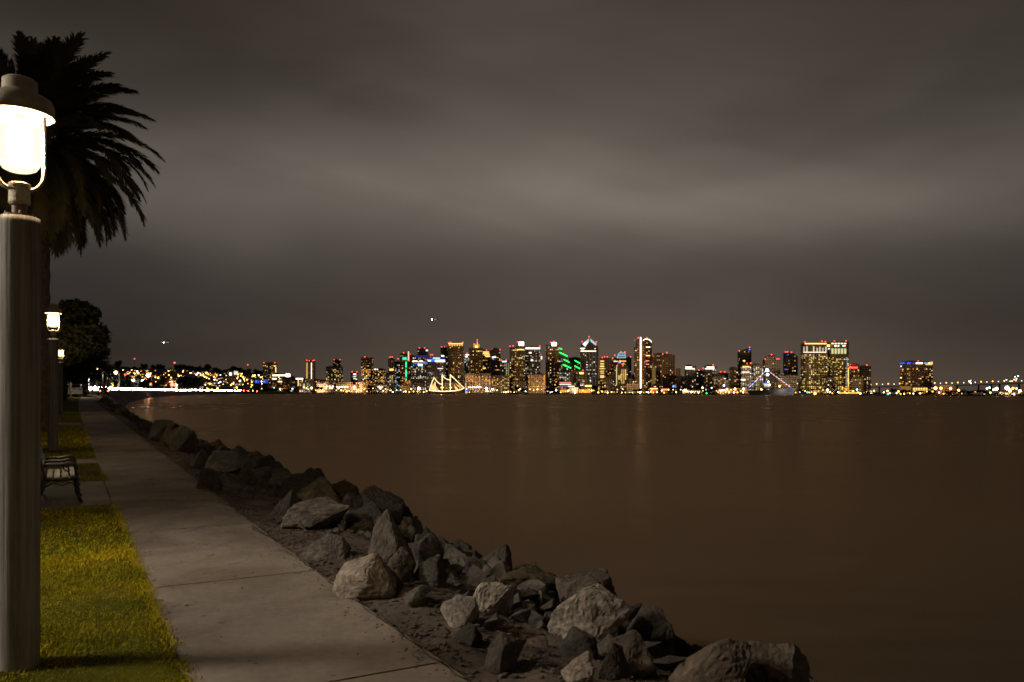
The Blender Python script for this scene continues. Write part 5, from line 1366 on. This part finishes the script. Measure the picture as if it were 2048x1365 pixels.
for i in range(260):
    px = rh.uniform(222, 560); f = rh.uniform(0.0, 0.8); Y = 2560 + 1100 * f
    c_, k_, r_ = rh.choice('YAWYAYA'), rh.choice((6.0, 12.0, 20.0)), rh.choice((0.9, 1.3, 1.9))
    if i < 40: quay_lamp(px, 787 - (hill_z(px, Y) + 6 - 1.65) / Y * F, c_, k_, r_, Y)
    else:
        q = P(px, 787, Y); z = hill_z(px, Y)
        hl.tube([(q.x, Y, z - 1), (q.x, Y, z + 6)], 0.15, 5, (0.01, 0.01, 0.01)); hl.ball((q.x, Y, z + 6), r_, 7, 5, glow(c_, k_))
hl = hl.build('hillside_lights', M['glow']); tag(hl, 'countless small street and porch lights over the dark hillside', 'lights', kind='stuff')
for i in range(26):
    px = 205 + i * 15 + rh.uniform(-6, 6); Y = 3600
    hgt = rh.uniform(6, 18) * (1.2 if 400 < px < 470 else 1)
    yr = 787 - (hill_z(px, Y) - 1.65) / Y * F
    shore_tree(px, yr - hgt, yr + 6, rh.uniform(8, 20), Y, i, hill_z(px, Y), f"{'tall' if hgt > 12 else 'low'} dark tree on the hill ridge {'left of the middle mast' if px < 340 else 'between middle mast and hotel slab' if px < 520 else 'near the hotel slab'}", 'trees on the ridge')
for px, py, Y in ((269, 718, 3600), (349, 726, 3500), (495.5, 730, 3300)):
    q = P(px, py, Y); z0 = hill_z(px, Y)
    t = empty('radio_mast', (q.x, Y, z0)); tag(t, {269: 'thin radio mast with one red lamp at the left end of the ridge', 349: 'radio mast with a large red lamp at the middle of the ridge'}.get(px, 'radio mast with a red lamp beside the hotel slab'), 'mast')
    MB().tube([(0, 0, -1), (0, 0, q.z - z0)], [1.2, 0.3], 5).build('lattice', M['dark_steel'], t)
    b = MB(); b.ball((0, 0, q.z - z0), 3.2 if px == 349 else 1.9, 8, 6, glow('R', 8)); b.build('beacon', M['glow'], t)

# ------------------------------------------------------------------ tall ship
Ys = yshore(890) - 30
org = P(888, 787.5, Ys); org.z = WATER_Z
t = empty('tall_ship', org); tag(t, 'three masted sailing ship outlined with strings of gold lights', 'ship')
S = lambda px, py, off=0.0: P(px, py, Ys) - org + Vector((0, off, 0))
b = MB(); rings = []
for px, w, zt in ((857, 0.6, 781.5), (861, 3.0, 782.2), (870, 4.4, 783), (885, 5.0, 783.8), (900, 4.6, 783.4), (912, 3.2, 782.4), (919, 1.4, 781.2), (923, 0.2, 780.2)):
    p = S(px, zt); rings.append([(p.x, -w, p.z), (p.x, -w * 0.8, p.z * 0.4), (p.x, 0, -1.0), (p.x, w * 0.8, p.z * 0.4), (p.x, w, p.z)])
hb = grid(rings)
for i in range(len(rings) - 1): hb.f.append((i*5 + 4, i*5, i*5 + 5, i*5 + 9))
hb.build('hull', M['wood_hull'], t)
for px, yt in ((868.2, 756), (884.5, 748.5), (900.6, 748.5)):
    MB().tube([S(px, 785), S(px, yt)], [0.5, 0.25], 6).build('mast', M['wood_hull'], t)
    for yy, hw in ((757, 2.2), (763, 3.0), (769.5, 3.6), (775.5, 4.0)):
        if yy < yt + 3: continue
        MB().tube([S(px - hw * 0.5, yy), S(px + hw * 0.5, yy)], 0.22, 5).build('yard', M['wood_hull'], t)
MB().tube([S(918, 781.5), S(929, 775.5)], [0.5, 0.2], 6).build('bowsprit', M['wood_hull'], t)
def string(pts, name='light_string', k=3.6, r=0.62, c='Y2'):
    b = MB(); b.tube([S(x, y, -0.6) for x, y in pts], r, 5, (k, k * 0.76, k * 0.36)); b.build(name, M['glow'], t)
string([(858.5, 781), (861, 774), (864, 765), (868.2, 755.5)])
string([(868.2, 755.5), (872, 761), (877, 766.5), (881, 768.6), (885, 769)])
string([(884.5, 749), (884.5, 765), (884.5, 782)])
string([(884.5, 750.5), (889, 756), (895, 759.6), (900.5, 760.4)])
string([(900.6, 749), (900.6, 766), (900.6, 782)])
string([(900.6, 750), (910, 759), (920, 769), (928.5, 776.3)])
string([(870, 764.5), (870.3, 781)])
string([(858.5, 781.2), (870, 782.3), (885, 783.2), (900, 782.8), (912, 781.8), (922, 779.5), (928.5, 776.3)], r=0.75)
for px, py in ((884.5, 754), (884.5, 759.5), (884.5, 768.5), (884.5, 775.5), (900.6, 760), (900.6, 768.5), (900.6, 775.5), (886.5, 775.5), (902.5, 775.5), (882.5, 775.5)):
    b = MB(); b.ball(S(px, py, -0.8), 1.5, 7, 5, glow('Y', 5)); b.build('lantern', M['glow'], t)
def sail(pts, k, name='sail'):
    b = MB(); v = [S(x, y, -0.2) for x, y in pts]; n = len(v)
    b.add(v + [w + Vector((0, 0.25, 0)) for w in v], [tuple(range(n)), tuple(reversed(range(n, 2*n)))] + [(i, n + i, n + (i+1) % n, (i+1) % n) for i in range(n)]); b.build(name, M['sail'], t)
sail([(860.2, 780), (864.5, 768), (869, 767), (869, 780)], 1)
sail([(906.5, 768), (917, 779.5), (911, 779)], 1)
sail([(909, 766), (926, 775.5), (920, 777.5)], 1)
sail([(871.5, 772), (877.5, 780), (872, 780.5)], 1)
for px, pw in ((866, 14000), (884, 20000), (914, 16000)):
    v = S(px, 776, -9.0); add_light('ship_fill_light', 'POINT', v, pw, (1, 0.62, 0.25), t, 0.8)  # lights hang in front of the ship, off its deck, with no fitting

# ------------------------------------------------------------------ museum ship
Ym = yshore(1550) - 40
org = P(1548, 790, Ym); org.z = WATER_Z
t = empty('museum_ship', org); tag(t, 'grey museum warship with a triangle of red white and blue lights', 'ship')
S = lambda px, py, off=0.0: P(px, py, Ym) - org + Vector((0, off, 0))
rings = []
for px, w, yt in ((1497, 10, 781), (1520, 14, 780.2), (1548, 15, 779.6), (1566, 13, 778.6), (1578, 9, 777.8), (1586, 5, 777.2), (1592, 1.0, 776.8)):
    p = S(px, yt); b0 = S(px - (5 if px > 1570 else 0), 788)
    rings.append([(p.x, -w, p.z), (b0.x, -w * 0.6, p.z * 0.45), (b0.x - 1, -w * 0.3, -1.0), (b0.x - 1, w * 0.3, -1.0), (b0.x, w * 0.6, p.z * 0.45), (p.x, w, p.z)])
hb = grid(rings)
for i in range(len(rings) - 1): hb.f.append((i*6 + 5, i*6, i*6 + 6, i*6 + 11))
hb.f.append((30+6, 31+6-1+1, 32+6, 33+6, 34+6, 35+6) if False else tuple(range(36, 42)))
hb.f.append(tuple(reversed(range(0, 6))))
hb.build('hull', M['grey_hull'], t, smooth=False)
p0, p1 = S(1496, 780), S(1584, 777.6)
MB().prism([(p0.x, -17), (p1.x - 10, -17), (p1.x, -9), (p1.x, 9), (p1.x - 10, 17), (p0.x, 17)], p1.z - 1, p1.z + 0.6).build('flight_deck', M['grey_hull'], t)
p0, p1 = S(1526, 778), S(1541, 770)
MB().box((p0.x, 4, p0.z - 1), (p1.x, 12, p1.z)).build('island', M['grey_hull'], t)
p0, p1 = S(1529, 770), S(1537, 765.5)
MB().box((p0.x, 5, p0.z - 0.2), (p1.x, 11, p1.z)).build('bridge', M['grey_hull'], t)
MB().tube([S(1534, 766, 8), S(1534, 740, 8)], [0.8, 0.3], 6).build('mast', M['grey_hull'], t)
MB().tube([S(1529.5, 752, 8), S(1538.5, 752, 8)], 0.35, 5).build('yard', M['grey_hull'], t)
for (xa, ya), (xb, yb), nseg in (((1534, 740), (1497, 777), 15), ((1534, 740), (1583, 776), 19)):
    for i in range(nseg):
        f0, f1 = i / nseg, (i + 0.86) / nseg
        q0, q1 = S(xa + (xb-xa)*f0, ya + (yb-ya)*f0, 2), S(xa + (xb-xa)*f1, ya + (yb-ya)*f1, 2)
        c_ = (((1.0, 0.12, 0.08), 3.0), ((0.95, 0.95, 1), 2.4), ((0.08, 0.14, 1), 2.6), ((0.95, 0.95, 1), 2.4))[i % 4]
        b = MB(); b.tube([q0, q1], 0.5, 5, tuple(v * c_[1] for v in c_[0])); b.build('light_string', M['glow'], t)
for px, py, r_, k_ in ((1534, 740.5, 3.2, 14), (1535.5, 749.5, 2.8, 12), (1537, 764, 1.8, 8), (1539, 770, 2.2, 7)):
    b = MB(); b.ball(S(px, py, 0), r_, 9, 6, (0.8 * k_, 0.97 * k_, 0.95 * k_)); b.build('floodlight', M['glow'], t)
for xa, xb, y, c_, k_ in ((1521, 1531, 768, 'B', 1.4), (1523, 1531, 770, 'C', 2.4), (1524, 1535, 773, 'K', 3.0)):
    b = MB(); q0, q1 = S(xa, y, -17.5), S(xb, y - 1.3, -17.5); b.box((q0.x, -17.8, q0.z), (q1.x, -17.4, q1.z), glow(c_, k_)); b.build('lit_sign', M['glow'], t)
add_light('ship_fill_light', 'POINT', S(1598, 781, -22), 9000, (0.8, 0.92, 1.0), t, 1.5)  # unseen lights added off the bow and side to brighten the hull
add_light('ship_fill_light', 'POINT', S(1562, 786, -26), 6000, (1.0, 0.75, 0.6), t, 1.5)

# ------------------------------------------------------------------ harbour craft
def boat(px, Y, L, label, c='W', mast=True, hullm='white_paint'):
    q = P(px, 787, Y); t = empty('boat', (q.x, Y, WATER_Z)); tag(t, label, 'boat')
    b = MB(); h = L * 0.1
    rg_ = [[(x * L, -w * L, h * (1 + 0.3 * max(x, 0))), (x * L * 0.95, 0, -0.3), (x * L, w * L, h * (1 + 0.3 * max(x, 0)))] for x, w in ((-0.5, 0.11), (-0.2, 0.14), (0.15, 0.13), (0.38, 0.07), (0.5, 0.005))]
    g_ = grid(rg_)
    for i in range(4): g_.f.append((i*3 + 2, i*3, i*3 + 3, i*3 + 5))
    g_.f.append((0, 1, 2)); g_.build('hull', M[hullm], t)
    MB().box((-0.25 * L, -0.08 * L, h), (0.12 * L, 0.08 * L, h + L * 0.11)).build('cabin', M['white_paint'], t)
    if mast: MB().tube([(0.05 * L, 0, h), (0.05 * L, 0, L * 1.1)], 0.09, 5).build('mast', M['galvanised'], t)
    b = MB(); b.ball((-0.05 * L, -0.09 * L, h + L * 0.14), 0.6, 7, 5, glow(c, 12)); b.build('lantern', M['glow'], t)
boat(1008, yshore(1008) - 25, 24, 'sailing boat with lit rigging moored beside the low shore block')
boat(1150, yshore(1150) - 160, 12, 'small boat with a white lamp out in front of the pier', mast=False)
boat(1260, yshore(1260) - 30, 26, 'white motor yacht with a bright lamp moored by the tan parking deck', 'C', False)
boat(1294, yshore(1294) - 30, 30, 'long white yacht below the arc topped tower', 'W', False)
boat(1742, yshore(1742) - 25, 22, 'white motor boat moored beside the boat club', 'C', False)
t = empty('channel_buoy', (P(1776, 787, yshore(1776) - 300).x, yshore(1776) - 300, WATER_Z)); tag(t, 'channel buoy with a teal lamp off the blue topped hotel', 'buoy')
MB().lathe([(1.0, -0.4), (1.2, 0.5), (0.4, 1.0), (0.25, 4.0)], 10).build('float', M['dark_steel'], t)
b = MB(); b.ball((0, 0, 4.4), 0.6, 7, 5, glow('T', 6)); b.build('lantern', M['glow'], t)

# ------------------------------------------------------------------ the long bridge
Yb = 3300.0
org = P(1900, 787, Yb); org.z = 1.0
t = empty('road_bridge', org); tag(t, 'long road bridge on tall piers with a line of amber lamps', 'bridge')
S = lambda px, py, off=0.0: P(px, py, Yb) - org + Vector((0, off, 0))
DECK = [(1728, 774.5), (1800, 773), (1860, 772.2), (1915, 771), (1985, 768.6), (2048, 766.4), (2160, 762)]
def decky(px): return interp(px, DECK)
rings = []
for px in range(1728, 2162, 12):
    p = S(px, decky(px)); rings.append([(p.x, 0, p.z - 2.6), (p.x, 0, p.z + 0.9), (p.x, 12, p.z + 0.9), (p.x, 12, p.z - 2.6)])
gb = grid(rings); n = len(rings)
for i in range(n - 1): gb.f.append((i*4 + 3, i*4, i*4 + 4, i*4 + 7))
gb.build('deck', M['dark_steel'], t)
for px in (1760, 1810, 1872, 1916, 1959, 1984, 2001, 2040, 2078, 2120):
    p = S(px, decky(px)); MB().prism([(p.x - 2.0, 3), (p.x + 2.0, 3), (p.x + 2.0, 9), (p.x - 2.0, 9)], -4, p.z - 2.5).build('pier', M['dark_steel'], t)
for i, px in enumerate([1742 + k * 11.6 for k in range(36)]):
    p = S(px, decky(px)); top = S(px, decky(px) - (5.5 if i % 2 else 4.6))
    b = MB(); b.tube([(p.x, 1, p.z + 0.9), (p.x, 1, top.z)], 0.3, 5, (0.02, 0.02, 0.02)); b.ball((p.x, 1, top.z), 2.3 if i % 2 else 1.4, 8, 5, glow('A', 8.0) if i % 2 else glow('W', 6)); b.build('bridge_lamp', M['glow'], t)
for px, py, c in ((1938, 763, 'C'), (1941, 762, 'W'), (1942, 767, 'C'), (2013, 760, 'C'), (2030, 754, 'C'), (2036, 752.5, 'C'), (2033, 758, 'W'), (2028, 759.5, 'W'), (2024, 763, 'Y')):
    quay_lamp(px, py + 0.0, c, 14.0, 1.8, 3900)

# ------------------------------------------------------------------ cars on the shore road
body_prof = [(-2.2, 0.35), (-2.25, 0.75), (-2.1, 0.98), (-1.2, 1.02), (-0.75, 1.42), (0.55, 1.45), (1.15, 1.02), (1.95, 0.90), (2.2, 0.70), (2.22, 0.38)]
def car_parts(kind):
    b = MB(); n = len(body_prof); hw = 0.86
    sc = 1.22 if kind == 'suv' else 1.0
    pr = [(x, z * sc) for x, z in body_prof]
    ins = [0.14 if z > 1.1 * sc else 0.0 for x, z in pr]
    b.add([(x, -hw + i_, z) for (x, z), i_ in zip(pr, ins)] + [(x, hw - i_, z) for (x, z), i_ in zip(pr, ins)], [tuple(reversed(range(n))), tuple(range(n, 2*n))] + [(i, (i+1) % n, n + (i+1) % n, n + i) for i in range(n)])
    body = b
    g = MB()
    g.add([(1.10, -0.66, 1.08 * sc), (1.10, 0.66, 1.08 * sc), (0.60, 0.62, 1.42 * sc), (0.60, -0.62, 1.42 * sc)], [(0, 1, 2, 3)])
    ws = g.mesh('windscreen', M['glass_dark'])
    ws.transform(Matrix.Translation((0.035, 0, 0.025)))
    g = MB(); g.add([(-1.17, -0.66, 1.08 * sc), (-1.17, 0.66, 1.08 * sc), (-0.80, 0.62, 1.39 * sc), (-0.80, -0.62, 1.39 * sc)], [(3, 2, 1, 0)])
    rw = g.mesh('rear_window', M['glass_dark']); rw.transform(Matrix.Translation((-0.035, 0, 0.025)))
    sws = []
    for sd in (-1, 1):
        g = MB(); g.add([(-1.0, sd * 0.875, 1.07 * sc), (0.95, sd * 0.875, 1.07 * sc), (0.50, sd * 0.735, 1.38 * sc), (-0.70, sd * 0.735, 1.38 * sc)], [(0, 1, 2, 3)])
        sws.append(g.mesh('side_window', M['glass_dark']))
    w = MB(); prof = [(0.16, -0.1), (0.31, -0.1), (0.33, -0.06), (0.33, 0.06), (0.31, 0.1), (0.16, 0.1)]
    w.lathe(prof, 14); wm = w.mesh('wheel', M['rubber']); wm.transform(Matrix.Rotation(math.pi/2, 4, 'X'))
    return body, ws, rw, sws, wm
CARP = {k: car_parts(k) for k in ('sedan', 'suv')}
def lens_mesh(col, r): 
    b = MB(); b.ball((0, 0, 0), r, 8, 6, col); return b.mesh('lens', M['glow'])
LENS = {}
def car(loc, heading, paint, label, kind='sedan', head=0.0, tail=0.0, group='cars on the shore road', r=0.13):
    body, ws, rw, sws, wm = CARP[kind]; sc = 1.22 if kind == 'suv' else 1.0
    t = empty('car', loc, heading); tag(t, label, 'car', group)
    link('body', body.mesh('body', M[paint]), t)
    link('windscreen', ws, t); link('rear_window', rw, t)
    for s_ in sws: link('side_window', s_, t)
    for x in (-1.4, 1.4):
        for y in (-0.8, 0.8): link('wheel', wm, t, (x, y, 0.33))
    for y in (-0.62, 0.62):
        for nm, x, z, col, on, dim in (('headlight', 2.2, 0.68 * sc, (1.0, 0.95, 0.9), head, (0.05, 0.05, 0.05)), ('taillight', -2.23, 0.82 * sc, (1.0, 0.05, 0.02), tail, (0.05, 0.004, 0.003))):
            key = (nm, on, r)
            if key not in LENS: LENS[key] = lens_mesh(tuple(v * on for v in col) if on else dim, r)
            link(nm, LENS[key], t, (x, y, z))
    return t
rc = random.Random(31)
paints = ['car_silver', 'car_black', 'car_white', 'car_red', 'car_blue']
pw_ = {'car_silver': 'silver', 'car_black': 'black', 'car_white': 'white', 'car_red': 'red', 'car_blue': 'blue'}
def road_px(px):
    lo_, hi_ = 0.0, 8.9
    f = lambda t_: (lambda p: 1024 + p.x / p.y * F)(road_at(t_))
    for _ in range(40):
        m_ = (lo_ + hi_) / 2
        if f(m_) < px: lo_ = m_
        else: hi_ = m_
    return lo_
px = 171.0
i = 0
while px < 482:
    t_ = road_px(px); p = road_at(t_); p2 = road_at(min(t_ + 0.02, 9)); d = (p2 - p).normalized()
    toward = math.atan2(-d.y, -d.x)
    lane = Vector((d.y, -d.x, 0))
    far = p.y / 400.0
    zone = 'where the road begins beside the walk' if px < 232 else 'on the bend of the shore road' if px < 300 else 'on the middle stretch of the shore road' if px < 400 else 'on the far stretch of the shore road'
    pt, kd = rc.choice(paints), rc.choice(('sedan', 'suv'))
    car(p + lane * 1.9, toward, pt, f"{pw_[pt]} {'saloon' if kd == 'sedan' else 'tall'} car with dazzling headlights {zone}", kd, head=110.0, tail=0.6, r=round(min(0.3 + p.y / 3000, 0.6), 1))
    if i % 4 == 1:
        car(p - lane * 1.9 + d * 3, toward + math.pi, 'car_black', f'black car with red tail lights driving away {zone}', 'sedan', head=30.0, tail=60.0, r=0.16)
    if i % 3 == 0:
        sp = add_light('headlight_beam', 'POINT', p + lane * 1.9 - d * 5 + Vector((0, 0, 0.9)), 900 * (1 + far), (1, 0.95, 0.9), None, 0.3)
    px += rc.uniform(3.6, 6.2); i += 1
for px in (488, 497, 506, 515):
    t_ = road_px(px); p = road_at(t_)
    car(p, 1.6, 'car_black', 'car with red tail lights near the tip of the spit', 'sedan', 0.0, 160.0, r=0.35)
# parked vehicles at the end of the walk
def parked(px, Y, heading, paint, label, kind, tail=0.0, head=0.0):
    q = P(px, 787, Y); s_, _ = to_se(q); car((q.x, q.y, zg(s_) + 0.02), heading, paint, label, kind, head, tail, 'parked cars at the end of the walk', 0.11)
hd = math.atan2(DV.y, DV.x)
parked(150, 112, hd, 'car_silver', 'silver off road car parked at the end of the walk', 'suv')
parked(139, 118, hd, 'car_black', 'black car parked left of the silver one', 'suv')
parked(160, 124, hd, 'car_black', 'black car parked right of the silver one', 'sedan')
parked(207, 140, hd, 'car_black', 'dark car with red tail lights beside the road start', 'sedan', tail=30.0)
# street lights and signals of the shore road
def sl(px, py, Y, arm, h_px, rz, label, col, power, glow_=30.0, r=0.22):
    q = P(px, py, Y); s_, _ = to_se(q); z0 = interp(Y, [(0, 0.3), (120, 1.0), (235, 2.2), (690, 3.3), (1146, 4.5)])
    a_ = Vector((arm * math.cos(rz), arm * math.sin(rz), 0))
    street_light('street_light', (q.x - a_.x, q.y - a_.y, z0), q.z - z0, arm, rz, label, power, col, r, glow_)
sl(169, 731.5, 105, 1.7, 0, 0.15, 'tall street light with a curved arm in front of the dense dark tree', (1, 0.86, 0.62), 900)
sl(194, 738, 130, 1.2, 0, 2.9, 'tall street light with an amber lamp next to the dense dark tree', (1, 0.74, 0.42), 900)
sl(163, 757, 150, 0.05, 0, 0.0, 'short white post lamp behind the parked cars, the left of two', (1, 0.97, 0.9), 500, 40, 0.26)
sl(178, 757, 150, 0.05, 0, 0.0, 'short white post lamp behind the parked cars, the right of two', (0.9, 1.0, 0.95), 500, 40, 0.30)
sl(206, 744, 160, 0.9, 0, 2.8, 'unlit looking grey street light pole beside the road', (0.5, 0.42, 0.3), 0, 0.3)
sl(232, 744, 300, 1.5, 0, 2.9, 'street light with a pink amber lamp over the bend', (1, 0.62, 0.35), 1500, 30, 0.5)
sl(297, 748.5, 430, 2.0, 0, 2.9, 'street light with a strong cream lamp over the bend', (1, 0.88, 0.62), 2500, 30, 0.95)
sl(267, 760, 600, 1.0, 0, 2.9, 'white floodlight on a pole, the left of the pair by the road', (1, 0.97, 0.92), 3000, 24, 1.1)
sl(286, 761, 600, 1.0, 0, 2.9, 'white floodlight on a pole, the right of the pair by the road', (1, 0.97, 0.92), 3000, 24, 1.25)
for px, py, Y, r_, lab in ((302, 769, 430, 0.55, 'traffic signal showing red under the cream street light'), (344.5, 769.5, 760, 1.7, 'large glaring red traffic signal above the headlights'), (251, 749.5, 420, 0.4, 'small red signal on a thin pole before the low tree')):
    q = P(px, py, Y); z0 = interp(Y, [(0, 0.3), (120, 1.0), (235, 2.2), (690, 3.3), (1146, 4.5)])
    t = empty('traffic_signal', (q.x, Y, z0)); tag(t, lab, 'traffic signal')
    MB().tube([(0, 0, -0.5), (0, 0, q.z - z0 + 0.8)], 0.09, 6).build('pole', M['dark_steel'], t)
    MB().box((-0.22, -0.2, q.z - z0 - 0.8), (0.22, 0.15, q.z - z0 + 0.4)).build('housing', M['dark_steel'], t)
    b = MB(); b.ball((0, -0.3, q.z - z0), r_, 10, 7, glow('R', 16)); b.build('lens', M['glow'], t)
    add_light('signal_light', 'POINT', (0, -2.2, q.z - z0), 400 if px > 300 else 100, (1, 0.08, 0.04), t, 0.4)
# small palms lit from the road
for px, Y, h, lab in ((185.5, 150, 3.3, 'small palm with a pale lit trunk behind the parked cars'), (176, 175, 4.0, 'small palm between the two short post lamps')):
    q = P(px, 787, Y)
    palm_tree((q.x, q.y, 1.2), h, 1.5, 0.18, lab, None, [(0.9, 1.0, 7, 1.0), (0.3, 1.4, 8, 1.0), (-0.3, 1.0, 6, 0.8)])

# ------------------------------------------------------------------ airliners over the far shore
def airliner(px, py, Y, label, rz):
    t = empty('airliner', P(px, py, Y), rz); tag(t, label, 'airliner', 'airliners over the hillside')
    b = MB(); b.tube([(17, 0, -0.3), (16, 0, -0.1), (13.5, 0, 0), (-8, 0, 0), (-15, 0, 0.8), (-18, 0, 1.3)], [0.2, 1.2, 1.9, 1.9, 1.1, 0.3], 14); b.build('fuselage', M['white_paint'], t, smooth=True)
    for sd in (-1, 1):
        b = MB(); b.add([(4, sd*1.5, -0.9), (-1.5, sd*1.5, -0.9), (-4.2, sd*16.5, 0.6), (-2.6, sd*16.5, 0.6), (4, sd*1.5, -0.5), (-1.5, sd*1.5, -0.6), (-4.2, sd*16.5, 0.75), (-2.6, sd*16.5, 0.75)], [(0,1,2,3),(7,6,5,4),(0,4,5,1),(1,5,6,2),(2,6,7,3),(3,7,4,0)]); b.build('wing', M['white_paint'], t)
        b = MB(); b.tube([(4.2, sd*5.5, -2.0), (3.6, sd*5.5, -2.0), (0.4, sd*5.5, -1.9)], [0.85, 1.0, 0.6], 10); b.build('engine', M['galvanised'], t, smooth=True)
        b = MB(); b.add([(-14, sd*0.6, 1.2), (-17, sd*0.6, 1.2), (-18.4, sd*6.4, 1.8), (-17.2, sd*6.4, 1.8), (-14, sd*0.6, 1.4), (-17, sd*0.6, 1.4), (-18.4, sd*6.4, 1.95), (-17.2, sd*6.4, 1.95)], [(0,1,2,3),(7,6,5,4),(0,4,5,1),(1,5,6,2),(2,6,7,3),(3,7,4,0)]); b.build('tailplane', M['white_paint'], t)
        b = MB(); b.ball((4.4, sd*2.2, -0.6), 1.1, 8, 5, (60, 52, 44)); b.build('landing_light', M['glow'], t)
        b = MB(); b.ball((-3.2, sd*16.6, 0.7), 0.35, 6, 4, glow('R' if sd > 0 else 'G', 10)); b.build('wing_tip_light', M['glow'], t)
    b = MB(); b.add([(-12.5, -0.15, 1.6), (-17.5, -0.15, 1.8), (-18.8, -0.1, 7.2), (-17.0, -0.1, 7.2), (-12.5, 0.15, 1.6), (-17.5, 0.15, 1.8), (-18.8, 0.1, 7.2), (-17.0, 0.1, 7.2)], [(0,1,2,3),(7,6,5,4),(0,4,5,1),(1,5,6,2),(2,6,7,3),(3,7,4,0)]); b.build('fin', M['white_paint'], t)
    for x in range(-12, 13, 2):
        for sd in (-1, 1):
            b = MB(); b.box((x - 0.5, sd*1.9 - 0.05, 0.2), (x + 0.5, sd*1.9 + 0.05, 0.75), glow('W', 2.0)); b.build('cabin_window', M['glow'], t)
airliner(866, 639.5, 3000, 'airliner with bright landing lights high above the skyline', math.radians(200))
airliner(330, 685.5, 3000, 'airliner with bright landing lights low above the dark hillside', math.radians(200))
